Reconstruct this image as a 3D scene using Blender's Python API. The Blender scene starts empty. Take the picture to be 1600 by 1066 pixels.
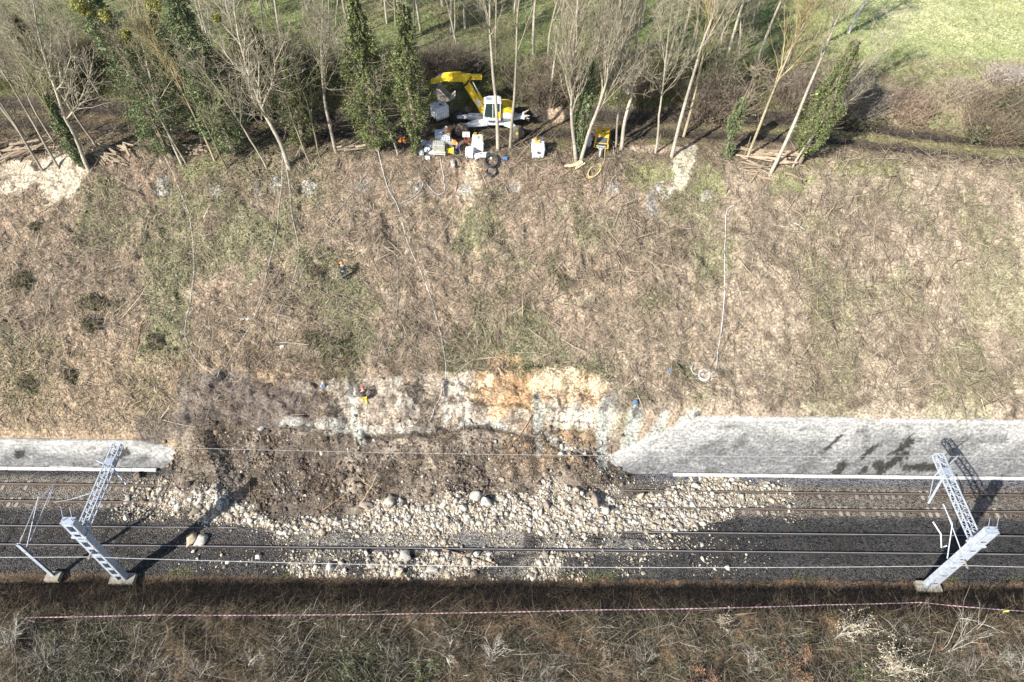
import bpy, bmesh, math, random
import numpy as np
from mathutils import Vector, Matrix
SC = bpy.context.scene
COL = SC.collection
# ------------------------------------------------------------------ camera
H = 48.84; FPX = 1067.0
def cam_axes(p, y, r):
    F = np.array([math.sin(y)*math.cos(p), math.cos(y)*math.cos(p), -math.sin(p)])
    R0 = np.array([math.cos(y), -math.sin(y), 0]); U0 = np.cross(R0, F)
    return F, R0*math.cos(r)+U0*math.sin(r), -R0*math.sin(r)+U0*math.cos(r)
CF, CR, CU = cam_axes(math.radians(47.599), math.radians(1.155), math.radians(1.670))
CC = np.array([0.0, 0.0, H])
cd = bpy.data.cameras.new('camera'); cam = bpy.data.objects.new('camera', cd); COL.objects.link(cam)
cd.sensor_width = 36; cd.lens = FPX/1600*36; cd.clip_end = 3000; cd.clip_start = .5
M = Matrix.Identity(4)
for i in range(3):
    M[i][0] = CR[i]; M[i][1] = CU[i]; M[i][2] = -CF[i]; M[i][3] = CC[i]
cam.matrix_world = M
SC.camera = cam
# ------------------------------------------------------------------ light
SUN_EL = math.radians(34); SUN_TO = np.array([-.73, -.684])
w = bpy.data.worlds.new('World'); SC.world = w; w.use_nodes = True
nt = w.node_tree
sky = nt.nodes.new('ShaderNodeTexSky'); sky.sky_type = 'NISHITA'; sky.sun_disc = False
sky.sun_elevation = SUN_EL; sky.sun_rotation = math.atan2(SUN_TO[0], SUN_TO[1])
bg = nt.nodes['Background']; bg.inputs['Strength'].default_value = 0.10
nt.links.new(sky.outputs[0], bg.inputs[0])
sl = bpy.data.lights.new('sun', 'SUN'); sl.energy = 5.0; sl.angle = math.radians(.55); sl.color = (1, .95, .87)
so = bpy.data.objects.new('sun', sl); COL.objects.link(so)
ce = math.cos(SUN_EL)
so.rotation_euler = Vector((-SUN_TO[0]*ce, -SUN_TO[1]*ce, -math.sin(SUN_EL))).to_track_quat('-Z', 'Y').to_euler()
so.location = (-40, -60, 80)
SC.view_settings.view_transform = 'Standard'; SC.view_settings.look = 'None'
SC.view_settings.exposure = 0.82; SC.view_settings.gamma = 1
SC.cycles.max_bounces = 5; SC.cycles.transparent_max_bounces = 4
# ------------------------------------------------------------------ noise
_rs = np.random.RandomState(7)
_G = _rs.rand(256, 256)
def vn(x, y):
    xi = np.floor(x).astype(np.int64); yi = np.floor(y).astype(np.int64)
    fx = x-xi; fy = y-yi
    fx = fx*fx*fx*(fx*(fx*6-15)+10); fy = fy*fy*fy*(fy*(fy*6-15)+10)
    a = _G[yi & 255, xi & 255]; b = _G[yi & 255, (xi+1) & 255]
    c = _G[(yi+1) & 255, xi & 255]; d = _G[(yi+1) & 255, (xi+1) & 255]
    return (a+(b-a)*fx)*(1-fy)+(c+(d-c)*fx)*fy
def fbm(x, y, s, o=4, seed=0, gain=.5):
    x = np.asarray(x, float)/s+seed*17.31; y = np.asarray(y, float)/s+seed*5.77
    t = 0; a = 1; n = 0
    for i in range(o):
        t = t+a*(vn(x, y)-.5); n += a; a *= gain
        x, y = x*1.9+y*.6+3.1, y*1.9-x*.6+7.7
    return t/n*2
def ss(a, b, x):
    t = np.clip((x-a)/(b-a), 0, 1); return t*t*(3-2*t)
# ------------------------------------------------------------------ terrain height
Y_R = [-400, 6, 12, 16.6, 17.7, 20.4, 21.0, 22.3, 30.2, 30.4, 32.6, 51, 52.6, 56.6, 60, 64, 80, 150, 500]
Z_R = [10, 4, 3.0, 2.6, 2.2, -.45, -.4, -.05, -.05, 0.1, 4.75, 16.0, 16.2, 16.4, 18.3, 18.9, 19.8, 24, 35]
Y_L = [-400, 6, 12, 16.6, 17.7, 20.4, 21.0, 22.3, 30.1, 30.3, 31.3, 38, 51, 52.6, 56.6, 60, 64, 80, 150, 500]
Z_L = [10, 4, 3.0, 2.6, 2.2, -.45, -.4, -.05, -.05, 0.1, 2.0, 8.1, 16.0, 16.2, 16.4, 18.3, 18.9, 19.8, 24, 35]
Y_S = [-400, 6, 12, 16.6, 17.7, 20.4, 21.0, 22.3, 23.6, 24.6, 26, 27.6, 29.3, 32.1, 33.0, 35.1, 37, 51, 52.6, 56.6, 60, 64, 80, 150, 500]
Z_S = [10, 4, 3.0, 2.6, 2.2, -.45, -.4, -.05, -.02, .17, .42, .95, 1.8, 3.3, 4.7, 6.35, 7.42, 16.0, 16.2, 16.4, 18.3, 18.9, 19.8, 24, 35]
def slide_w(X):
    return ss(-28.5, -23.5, X)*(1-ss(6.0, 11.5, X))
def zfun(X, Y):
    X = np.asarray(X, float); Y = np.asarray(Y, float)
    yw = Y+ss(32, 40, Y)*(1-ss(60, 70, Y))*fbm(X, Y, 9, 2, 3)*1.0
    zr = np.interp(yw, Y_R, Z_R); zl = np.interp(yw, Y_L, Z_L)
    wl = 1-ss(-28, -18, X)
    zi = zr*(1-wl)+zl*wl
    off = fbm(X, X*0, 6, 3, 5)*1.3*ss(28, 33, Y)*(1-ss(37, 45, Y))
    zs = np.interp(Y+off, Y_S, Z_S)
    sw = slide_w(X+fbm(X, Y, 3, 2, 8)*1.2)
    z = zi*(1-sw)+zs*sw
    slope = ss(31, 34, Y)*(1-ss(51, 53, Y))
    z = z+slope*(.36*fbm(X, Y, 2.6, 4, 1)+.20*fbm(X, Y, .9, 3, 2)-.30*ss(.25, .5, fbm(X, Y, 1.6, 3, 15)))
    deb = sw*ss(24.5, 27.5, Y)*(1-ss(32.5, 34, Y))
    z = z+deb*(.6*fbm(X, Y, 2.2, 5, 4)+.30*fbm(X, Y, .7, 3, 6))
    face = sw*ss(31.8, 32.3, Y+off)*(1-ss(35.0, 35.6, Y+off))
    zq = z+.5*fbm(X, Y, 2.2, 3, 19); hq = .95; k = zq/hq; kf = np.floor(k); fr = k-kf
    z = z+face*((kf+ss(.3, .62, fr))*hq-zq)*.75
    z = z+face*(.5*fbm(X, Y*.8, 1.3, 5, 9, .62)-.18*np.abs(fbm(X, Y*.8, .5, 3, 29)))
    back = ss(55.5, 59, Y)*(1-ss(110, 150, Y))
    z = z+back*(.35*fbm(X, Y, 5, 4, 11))
    bench = ss(51, 52, Y)*(1-ss(56, 58, Y))
    z = z+bench*(.12*fbm(X, Y, 1.5, 3, 12))
    near = 1-ss(18, 21, Y)
    z = z+near*(.45*fbm(X, Y, 3, 4, 13)+.35*fbm(X, Y, 1.2, 3, 16))
    bal = ss(20.5, 22, Y)*(1-ss(29.8, 30.3, Y))
    z = z+bal*.03*fbm(X, Y, 1.0, 3, 14)
    # wheel ruts on the bench track
    for yc in (RUT1, RUT2):
        z = z-.16*np.exp(-((Y-yc(X))/.38)**2)*ss(-60, -50, X)
    return z
def RUT1(X): return 57.0-.0*X+.45*np.sin(X*.09)-ss(26, 46, X)*2.0
def RUT2(X): return 54.6+.45*np.sin(X*.09+.2)-ss(26, 46, X)*2.2
def axis(parts):
    o = []
    for a, b, s in parts:
        o.append(np.arange(a, b, s))
    return np.concatenate(o)
xs = np.concatenate([np.linspace(-420, -62, 30)[:-1], np.arange(-62, -46, .8), np.arange(-46, 50, .125), np.arange(50, 66, .8), np.linspace(66, 420, 30)])
ys = np.concatenate([np.linspace(-300, 2, 20)[:-1], np.arange(2, 12, .5), np.arange(12, 58, .11), np.arange(58, 90, .22), np.arange(90, 120, 1.0), np.linspace(120, 480, 30)])
GX, GY = np.meshgrid(xs, ys)
GZ = zfun(GX, GY)
def zat(x, y):
    x = np.asarray(x, float); y = np.asarray(y, float)
    i = np.clip(np.searchsorted(xs, x)-1, 0, len(xs)-2); j = np.clip(np.searchsorted(ys, y)-1, 0, len(ys)-2)
    fx = np.clip((x-xs[i])/(xs[i+1]-xs[i]), 0, 1); fy = np.clip((y-ys[j])/(ys[j+1]-ys[j]), 0, 1)
    return (GZ[j, i]*(1-fx)+GZ[j, i+1]*fx)*(1-fy)+(GZ[j+1, i]*(1-fx)+GZ[j+1, i+1]*fx)*fy
def ray(px, py):
    return CF+CR*((px-800)/FPX)-CU*((py-533)/FPX)
def P(px, py):
    """the point of the terrain seen at a photograph pixel"""
    d = ray(px, py); t = np.arange(35, 190, .08)
    p = CC[None]+d[None]*t[:, None]
    h = p[:, 2]-zat(p[:, 0], p[:, 1])
    k = int(np.argmax(h < 0)); k = max(k, 1)
    a = h[k-1]/(h[k-1]-h[k]+1e-9)
    q = p[k-1]+(p[k]-p[k-1])*a
    return q
def atz(px, py, z):
    d = ray(px, py); return CC+d*((z-H)/d[2])
def proj(X, Y, Z):
    dx = np.stack([np.asarray(X, float), np.asarray(Y, float), np.asarray(Z, float)-H], -1)
    zc = dx@CF
    return 800+FPX*(dx@CR)/zc, 533-FPX*(dx@CU)/zc
def normal_at(x, y, e=.3):
    zx = (zat(x+e, y)-zat(x-e, y))/(2*e); zy = (zat(x, y+e)-zat(x, y-e))/(2*e)
    n = np.stack([-zx, -zy, np.ones_like(zx)], -1)
    return n/np.linalg.norm(n, axis=-1, keepdims=True)
# ------------------------------------------------------------------ materials
MATS = {}
def _nodes(name):
    m = bpy.data.materials.new(name); m.use_nodes = True
    n = m.node_tree; b = n.nodes['Principled BSDF']; return m, n, b
def vmat(name, rough=.85, scale=6.0, amt=.25, metal=0.0, bump=0.0, spec=.3, trans=0.0):
    """base colour from the 'col' attribute, broken up with object-space noise"""
    if name in MATS: return MATS[name]
    m, n, b = _nodes(name)
    at = n.nodes.new('ShaderNodeAttribute'); at.attribute_name = 'col'
    tc = n.nodes.new('ShaderNodeTexCoord')
    no = n.nodes.new('ShaderNodeTexNoise'); no.inputs['Scale'].default_value = scale; no.inputs['Detail'].default_value = 6
    n.links.new(tc.outputs['Object'], no.inputs['Vector'])
    mr = n.nodes.new('ShaderNodeMapRange'); mr.inputs[1].default_value = .3; mr.inputs[2].default_value = .7
    mr.inputs[3].default_value = 1-amt; mr.inputs[4].default_value = 1+amt
    n.links.new(no.outputs[0], mr.inputs[0])
    mx = n.nodes.new('ShaderNodeVectorMath'); mx.operation = 'SCALE'
    n.links.new(at.outputs['Color'], mx.inputs[0]); n.links.new(mr.outputs[0], mx.inputs['Scale'])
    n.links.new(mx.outputs[0], b.inputs['Base Color'])
    b.inputs['Roughness'].default_value = rough; b.inputs['Metallic'].default_value = metal
    b.inputs['Specular IOR Level'].default_value = spec
    if bump:
        bp = n.nodes.new('ShaderNodeBump'); bp.inputs['Strength'].default_value = bump; bp.inputs['Distance'].default_value = .03
        n.links.new(no.outputs[0], bp.inputs['Height']); n.links.new(bp.outputs[0], b.inputs['Normal'])
    MATS[name] = m
    return m
def glass_mat():
    if 'glass' in MATS: return MATS['glass']
    m, n, b = _nodes('glass')
    b.inputs['Base Color'].default_value = (.03, .05, .05, 1); b.inputs['Roughness'].default_value = .06
    b.inputs['Specular IOR Level'].default_value = .8
    MATS['glass'] = m; return m
PAINT = vmat('worn_paint', .5, 3.5, .24, spec=.4)
MATTE = vmat('matte_material', .9, 8, .2)
STEEL = vmat('galvanised_steel', .55, 4, .24, spec=.5)
BARK = vmat('bark', .95, 9, .35, bump=.6)
LEAF = vmat('leaf', .6, .9, .3, spec=.35)
TWIG = vmat('dry_twig', .9, 2, .25)
STONE = vmat('broken_stone', .95, 3.5, .28, bump=.5)
CLOTH = vmat('cloth', .9, 10, .15)
PLASTIC = vmat('plastic_sheet', .5, 7, .12)
# ------------------------------------------------------------------ mesh builders
def tag(o, label=None, cat=None, group=None, kind=None):
    if label: o['label'] = label
    if cat: o['category'] = cat
    if group: o['group'] = group
    if kind: o['kind'] = kind
    return o
def empty(name, loc, label, cat, group=None, rz=0.0):
    o = bpy.data.objects.new(name, None); COL.objects.link(o); o.location = loc; o.rotation_euler = (0, 0, rz)
    o.empty_display_size = .2
    return tag(o, label, cat, group)
def mesh_arrays(name, V, F, mat, C=None, parent=None, smooth=False, loc=None):
    """V (n,3); F list of (m,k) int arrays; C (n,3)"""
    me = bpy.data.meshes.new(name)
    V = np.asarray(V, np.float32)
    if not isinstance(F, list): F = [F]
    F = [np.asarray(f, np.int32) for f in F if len(f)]
    me.vertices.add(len(V)); me.vertices.foreach_set('co', V.ravel())
    loops = np.concatenate([f.ravel() for f in F]); sizes = np.concatenate([np.full(len(f), f.shape[1], np.int32) for f in F])
    starts = np.concatenate([[0], np.cumsum(sizes)[:-1]]).astype(np.int32)
    me.loops.add(len(loops)); me.loops.foreach_set('vertex_index', loops)
    me.polygons.add(len(sizes)); me.polygons.foreach_set('loop_start', starts)
    if smooth: me.polygons.foreach_set('use_smooth', np.ones(len(sizes), bool))
    if C is not None:
        a = me.color_attributes.new('col', 'FLOAT_COLOR', 'POINT')
        c4 = np.ones((len(V), 4), np.float32); c4[:, :3] = C
        a.data.foreach_set('color', c4.ravel())
    me.update(calc_edges=True); me.validate()
    if mat: me.materials.append(mat)
    o = bpy.data.objects.new(name, me); COL.objects.link(o)
    if parent: o.parent = parent
    if loc is not None: o.location = loc
    return o
def prism_arrays(p0, p1, r0, r1, col, sides=3, cap=False):
    p0 = np.asarray(p0, float); p1 = np.asarray(p1, float); n = len(p0)
    r0 = np.broadcast_to(np.asarray(r0, float), (n,)); r1 = np.broadcast_to(np.asarray(r1, float), (n,))
    d = p1-p0; d = d/(np.linalg.norm(d, axis=1, keepdims=True)+1e-9)
    ref = np.where(np.abs(d[:, 2:3]) > .9, np.array([[1., 0, 0]]), np.array([[0, 0, 1.]]))
    a = np.cross(d, ref); a /= np.linalg.norm(a, axis=1, keepdims=True)+1e-9
    b = np.cross(d, a)
    ang = np.arange(sides)*2*math.pi/sides
    ring = a[:, None]*np.cos(ang)[None, :, None]+b[:, None]*np.sin(ang)[None, :, None]
    V = np.concatenate([p0[:, None]+ring*r0[:, None, None], p1[:, None]+ring*r1[:, None, None]], 1).reshape(-1, 3)
    base = (np.arange(n)*2*sides)[:, None]
    k = np.arange(sides); k2 = (k+1) % sides
    F = np.stack([base+k, base+k2, base+sides+k2, base+sides+k], -1).reshape(-1, 4)
    C = np.repeat(np.broadcast_to(np.asarray(col, float), (n, 3)), 2*sides, 0)
    return V, F, C
def quad_arrays(c, u, v, col):
    """diamond-shaped leaves: centre c, half axes u and v"""
    n = len(c)
    V = np.stack([c-u, c+v, c+u, c-v], 1).reshape(-1, 3)
    F = (np.arange(n)*4)[:, None]+np.arange(4)[None]
    return V, F, np.repeat(np.broadcast_to(np.asarray(col, float), (n, 3)), 4, 0)
def join(*parts):
    V = []; F = []; C = []; o = 0
    for v, f, c in parts:
        V.append(v); F.append(f+o); C.append(c); o += len(v)
    return np.concatenate(V), F, np.concatenate(C)
def rdir(rng, n):
    v = rng.normal(size=(n, 3)); return v/np.linalg.norm(v, axis=1, keepdims=True)
class G:
    """collects small shapes into one mesh with a colour attribute"""
    def __init__(s): s.V = []; s.F = []; s.C = []
    def add(s, V, F, col):
        o = len(s.V); s.V += [tuple(v) for v in V]; s.F += [tuple(i+o for i in f) for f in F]; s.C += [tuple(col)]*len(V); return s
    def box(s, c, d, col=(.5, .5, .5), rot=None, taper=(1, 1)):
        d = [x/2 for x in d]; vs = []
        for z in (-1, 1):
            tx, ty = taper if z > 0 else (1, 1)
            for x, y in ((-1, -1), (1, -1), (1, 1), (-1, 1)):
                v = Vector((x*d[0]*tx, y*d[1]*ty, z*d[2]))
                if rot is not None: v = rot @ v
                vs.append((v.x+c[0], v.y+c[1], v.z+c[2]))
        return s.add(vs, [(3, 2, 1, 0), (4, 5, 6, 7), (0, 1, 5, 4), (1, 2, 6, 5), (2, 3, 7, 6), (3, 0, 4, 7)], col)
    def bar(s, a, b, w, h, col, up=(0, 0, 1), w2=None, h2=None):
        """box beam from a to b, width w (sideways) and height h"""
        a = Vector(a); b = Vector(b); d = (b-a).normalized(); u = Vector(up)
        if abs(d.dot(u)) > .97: u = Vector((0, 1, 0))
        r = d.cross(u).normalized(); u = r.cross(d)
        w2 = w if w2 is None else w2; h2 = h if h2 is None else h2; vs = []
        for p, ww, hh in ((a, w, h), (b, w2, h2)):
            for x, y in ((-1, -1), (1, -1), (1, 1), (-1, 1)):
                q = p+r*(x*ww/2)+u*(y*hh/2); vs.append((q.x, q.y, q.z))
        return s.add(vs, [(3, 2, 1, 0), (4, 5, 6, 7), (0, 1, 5, 4), (1, 2, 6, 5), (2, 3, 7, 6), (3, 0, 4, 7)], col)
    def tube(s, pts, r, col, n=6, cap=True):
        pts = [Vector(p) for p in pts]; k = len(pts)
        rr = r if isinstance(r, (list, tuple)) else [r]*k; vs = []; pa = None
        for i, p in enumerate(pts):
            d = (pts[min(i+1, k-1)]-pts[max(i-1, 0)]).normalized()
            if pa is None:
                pa = d.orthogonal().normalized()
            else:
                pa = (pa-d*pa.dot(d)); pa = pa.normalized() if pa.length > 1e-5 else d.orthogonal().normalized()
            pb = d.cross(pa)
            for j in range(n):
                t = j*2*math.pi/n; q = p+(pa*math.cos(t)+pb*math.sin(t))*rr[i]; vs.append((q.x, q.y, q.z))
        fs = [(i*n+j, i*n+(j+1) % n, (i+1)*n+(j+1) % n, (i+1)*n+j) for i in range(k-1) for j in range(n)]
        if cap: fs += [tuple(range(n-1, -1, -1)), tuple((k-1)*n+j for j in range(n))]
        return s.add(vs, fs, col)
    def lathe(s, c, axis, prof, col, n=16):
        """prof: (offset along axis, radius)"""
        ax = Vector(axis).normalized(); a = ax.orthogonal().normalized(); b = ax.cross(a); vs = []
        c = Vector(c)
        for t, r in prof:
            for j in range(n):
                q = c+ax*t+(a*math.cos(j*2*math.pi/n)+b*math.sin(j*2*math.pi/n))*r; vs.append((q.x, q.y, q.z))
        k = len(prof)
        fs = [(i*n+j, i*n+(j+1) % n, (i+1)*n+(j+1) % n, (i+1)*n+j) for i in range(k-1) for j in range(n)]
        fs += [tuple(range(n-1, -1, -1)), tuple((k-1)*n+j for j in range(n))]
        return s.add(vs, fs, col)
    def prism(s, poly, y0, y1, col, ax=1):
        """polygon in the plane across axis ax, extruded from y0 to y1"""
        vs = []
        for y in (y0, y1):
            for p in poly:
                q = [p[0], p[1]]; q.insert(ax, y); vs.append(tuple(q))
        n = len(poly)
        fs = [tuple(range(n-1, -1, -1)), tuple(range(n, 2*n))]+[(i, (i+1) % n, n+(i+1) % n, n+i) for i in range(n)]
        return s.add(vs, fs, col)
    def build(s, name, mat, parent=None, loc=None, smooth=False, bevel=0.0):
        me = bpy.data.meshes.new(name); me.from_pydata(s.V, [], s.F)
        a = me.color_attributes.new('col', 'FLOAT_COLOR', 'POINT')
        a.data.foreach_set('color', np.array([c+(1,) for c in s.C], np.float32).ravel())
        me.materials.append(mat)
        bm = bmesh.new(); bm.from_mesh(me); bmesh.ops.recalc_face_normals(bm, faces=bm.faces[:])
        if bevel:
            bmesh.ops.bevel(bm, geom=bm.edges[:], offset=bevel, segments=2, affect='EDGES', profile=.5)
        bm.to_mesh(me); bm.free()
        if smooth: me.polygons.foreach_set('use_smooth', np.ones(len(me.polygons), bool))
        o = bpy.data.objects.new(name, me); COL.objects.link(o)
        if parent: o.parent = parent
        if loc is not None: o.location = loc
        return o
def copy_tree(o, parent=None):
    c = o.copy(); COL.objects.link(c)
    if parent: c.parent = parent
    for ch in list(o.children): copy_tree(ch, c)
    return c
# ------------------------------------------------------------------ ground
def mixc(A, col, w):
    return A*(1-w[..., None])+np.array(col)*w[..., None]
def wline(pts):
    """photograph pixels -> (x, y) on the ground, for interpolating along x"""
    q = np.array([P(a, b) for a, b in pts]); return q[:, 0], q[:, 1]
RT = wline([(205, 772), (260, 765), (330, 772), (400, 790), (470, 806), (540, 800), (600, 785), (660, 785), (720, 772), (790, 758), (860, 762), (930, 768), (1000, 768), (1060, 746), (1130, 744), (1190, 752), (1240, 768)])
RB = wline([(205, 782), (260, 800), (330, 815), (400, 824), (470, 832), (540, 838), (600, 835), (660, 832), (720, 830), (790, 828), (860, 828), (930, 832), (1000, 830), (1060, 822), (1130, 804), (1190, 786), (1240, 770)])
def blob(X, Y, px, py, rx, ry, seed=1, k=.5, rot=0.0):
    c = P(px, py); dx = X-c[0]; dy = Y-c[1]
    if rot:
        dx, dy = dx*math.cos(rot)+dy*math.sin(rot), -dx*math.sin(rot)+dy*math.cos(rot)
    r = np.sqrt((dx/rx)**2+(dy/ry)**2)+k*fbm(X, Y, max(rx, ry)*.6, 4, seed)
    return 1-ss(.75, 1.1, r)
def streak(X, Y, pts, wd, seed=3):
    """soft-edged band along a polyline of photograph pixels"""
    q = [P(a, b) for a, b in pts]; m = np.zeros_like(X)
    wob = .35*fbm(X, Y, .9, 3, seed)
    for a, b in zip(q[:-1], q[1:]):
        ab = (b-a)[:2]; L = ab@ab+1e-9
        t = np.clip(((X-a[0])*ab[0]+(Y-a[1])*ab[1])/L, 0, 1)
        d = np.hypot(X-a[0]-ab[0]*t, Y-a[1]-ab[1]*t)/wd+wob
        m = np.maximum(m, 1-ss(.5, 1.1, d))
    return m
def ground_colour(X, Y, Z):
    n1 = fbm(X, Y, 7, 4, 21); n2 = fbm(X, Y, 2.2, 4, 22); n3 = fbm(X, Y, .6, 3, 23); n4 = fbm(X, Y, 4, 4, 24)
    A = np.zeros(X.shape+(3,))+np.array([.135, .10, .068])
    # near land beyond the tape
    A = mixc(A, (.25, .155, .09), ss(-.3, .3, n2)*ss(-25, 10, X+n1*15)*ss(13.5, 15.5, Y+n2))
    A = mixc(A, (.085, .09, .05), ss(.0, .3, n4)*(1-ss(14.5, 17, Y+n2))); A = mixc(A, (.075, .06, .045), ss(.2, .4, n2)*.7)  # dark noise patches put shaded hollows into the colour
    A = mixc(A, (.085, .062, .042), ss(17.2, 18.1, Y+n2*.5)*(1-ss(20.6, 21.2, Y)))
    # ballast
    bal = ss(20.9, 21.3, Y+n3*.3)*(1-ss(30.0, 30.4, Y))
    bc = np.zeros(X.shape+(3,))+np.array([.066, .064, .062])  # near ballast kept this dark so mast shadows hardly show
    bc = mixc(bc, (.185, .165, .14), ss(25.9, 26.6, Y)*(1-ss(28.8, 29.4, Y)))
    for yr in (23.15, 24.657):
        bc = mixc(bc, (.115, .10, .088), .7*np.exp(-((Y-yr)/.42)**2))
    for yr in (26.76, 28.27):
        bc = mixc(bc, (.16, .125, .095), .7*np.exp(-((Y-yr)/.35)**2))
    bc = mixc(bc, (.05, .05, .05), ss(9, 13, X+n2)*(1-ss(25.0, 26.2, Y+n2*.3))*.9); bc = mixc(bc, (.062, .06, .058), (1-ss(22.6, 23.1, Y+n3*.2))*.75)  # shade over the near track painted into the ballast colour
    bc = mixc(bc, (.20, .20, .22), ss(28.9, 29.3, Y)*ss(10, 13, X)*.6)
    bc = bc*(1+.25*n2[..., None])
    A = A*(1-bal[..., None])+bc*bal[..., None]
    A = mixc(A, (.10, .105, .04), bal*(1-ss(21.3, 21.9, Y))*ss(.1, .45, n2)*.8)
    # slope
    sl = ss(30.3, 30.7, Y)
    S = np.zeros(X.shape+(3,))+np.array([.298, .224, .163])
    S = mixc(S, (.375, .315, .24), ss(2, 30, X+n1*10)*.75)
    S = mixc(S, (.215, .165, .13), ss(.05, .5, n4+.25*n2)*.8)
    S = mixc(S, (.165, .185, .09), ss(.02, .30, fbm(X, Y, 5, 5, 31))*(.68-.3*ss(10, 25, X)))
    S = mixc(S, (.11, .085, .062), ss(.18, .45, fbm(X, Y, 1.1, 4, 33))*.85)  # dark specks imitate shaded hollows in the slope colour
    S = mixc(S, (.40, .34, .25), ss(.3, .6, fbm(X, Y, .8, 3, 34))*.6)
    S = mixc(S, (.225, .16, .12), ss(46.5, 49.5, Y+n2)*(1-ss(13, 20, X))*.75)
    S = mixc(S, (.30, .225, .15), (1-ss(35.5, 38, Y+n2*.8))*(1-ss(-22, -17, X))*.8)
    A = A*(1-sl[..., None])+S*sl[..., None]
    # bench and access track
    be = ss(50.8, 51.8, Y+n2*.5)
    B = np.zeros(X.shape+(3,))+np.array([.135, .11, .075])
    B = mixc(B, (.20, .15, .11), ss(-.1, .4, n2)*(1-ss(53, 54.5, Y+n1)))
    B = mixc(B, (.14, .145, .06), ss(.1, .4, n4)*.7)
    for yc in (RUT1, RUT2):
        B = mixc(B, (.048, .040, .034), np.exp(-(np.abs(Y-yc(X)+n3*.15)/.78)**4))
    mid = (RUT1(X)+RUT2(X))/2
    B = mixc(B, (.29, .285, .13), np.exp(-((Y-mid+n3*.3)/.5)**2)*ss(16, 26, X)*.9)
    B = mixc(B, (.30, .245, .175), ss(20, 28, X)*(1-ss(-.2, .5, Y-RUT2(X)+1.2)))
    A = A*(1-be[..., None])+B*be[..., None]
    # bank and field beyond
    fi = ss(57.6, 58.6, Y+n2*.8-RUT1(X)+57)
    Fd = np.zeros(X.shape+(3,))+np.array([.11, .11, .06])
    Fd = mixc(Fd, (.15, .17, .075), ss(60, 66, Y+n1*3)); Fd = mixc(Fd, (.15, .205, .065), ss(60, 66, Y+n1*3)*ss(.05, .4, fbm(X, Y, 6, 3, 25)))
    Fd = mixc(Fd, (.19, .165, .105), ss(-.1, .3, n4)*.75); Fd = mixc(Fd, (.20, .235, .09), (1-ss(-22, -5, X+n1*6))*ss(60, 63, Y+n2)*ss(-.2, .3, n2)*.7)
    Fd = mixc(Fd, (.34, .275, .20), ss(-.5, .1, n2)*(1-ss(61, 64, Y+n2*2))*ss(26, 30, X)*.85); Fd = mixc(Fd, (.22, .26, .10), ss(.1, .4, n4)*(1-ss(61, 64, Y+n2*2))*ss(26, 30, X)*.7)
    pale_field = ss(27, 33, X+n1*3-(70-Y)*.15)*ss(61, 66, Y+n2*1.5)  # weight of the paler meadow on the right
    Fd = mixc(Fd, (.28, .325, .125), pale_field)
    Fd = mixc(Fd, (.48, .47, .265), pale_field*ss(31, 44, X+n4*8)*ss(63, 71, Y+n2*3)*.9)
    Fd = mixc(Fd, (.36, .29, .22), pale_field*(1-ss(64.5, 68, Y+n4*2))*ss(38, 42, X)*.8)
    lf = 1-ss(-42, -34, X+n1*4)
    Fd = mixc(Fd, (.32, .33, .17), lf*ss(70, 76, Y)*.8)
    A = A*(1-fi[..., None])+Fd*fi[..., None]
    # sand patches at the slope crest
    for px, py, rx, ry, rot, c in ((62, 268, 3.0, 1.1, .5, (.47, .405, .31)), (104, 285, 2.2, 1.1, .5, (.45, .39, .295)), (25, 262, 1.9, .7, .2, (.43, .37, .28)),
                                   (1070, 250, 1.0, 2.2, -.35, (.47, .42, .31)), (1030, 232, 2.3, .55, 0, (.42, .33, .24)), (1082, 232, .6, .8, 0, (.47, .42, .31)), (735, 282, 1.0, 1.9, 0, (.40, .33, .24)),
                                   (325, 238, .9, .5, 0, (.45, .35, .25)), (868, 175, .7, 1.6, 0, (.36, .27, .19)), (1040, 300, .8, .5, 0, (.5, .47, .4)),
                                   (1265, 258, 1.2, .5, 0, (.2, .2, .1))):
        A = mixc(A, c, blob(X, Y, px, py, rx, ry, 41, .6, rot)*.95)
    for px, py, rx, ry in ((1010, 272, 2.0, 1.2), (1105, 290, 1.6, 1.6), (310, 262, 2.0, .9), (1230, 290, 2.5, 1.1), (1350, 260, 3, 1.0)):
        A = mixc(A, (.20, .24, .08), blob(X, Y, px, py, rx, ry, 42, .9)*.65)
    # grout stains round the anchor heads along the crest
    for px, py in ((257, 294), (336, 298), (404, 300), (428, 286), (483, 294), (566, 293), (650, 293), (727, 299), (803, 298), (958, 294), (1028, 299), (1104, 306)):
        A = mixc(A, (.44, .42, .38), blob(X, Y, px, py, .6, .55, 43+px % 7, 1.1)*.75)
        A = mixc(A, (.30, .32, .34), blob(X, Y, px, py-6, .22, .25, 44, .6)*.8)
    A = mixc(A, (.33, .34, .35), blob(X, Y, 1018, 325, .5, 1.2, 44, .8)*.7)
    # slide: scarp face, debris, rubble dust
    sw = slide_w(X+n2*.8)
    off = fbm(X, X*0, 6, 3, 5)*1.3
    yy = Y+off
    n5 = fbm(X, Y, 1.2, 6, 58, .65); face = ss(.35, .6, sw)*ss(31.8, 32.1, yy+n5*.6)*(1-ss(35.1, 35.3, yy+n5*.9))
    st = fbm(X, Y*.75, 1.0, 6, 51, .66)
    Rk = np.zeros(X.shape+(3,))+np.array([.34, .285, .225])
    Rk = mixc(Rk, (.50, .455, .38), ss(.05, .2, st)*.8)
    Rk = mixc(Rk, (.20, .165, .135), ss(.12, .25, fbm(X, Y*.6, 1.4, 6, 52, .62))*.75); Rk = mixc(Rk, (.09, .075, .06), ss(.3, .4, fbm(X*1.3, Y*.7, .8, 4, 59, .6))*.8)
    Rk = mixc(Rk, (.12, .10, .088), (1-ss(-18, -14, X+n2*2))*.85)
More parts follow.
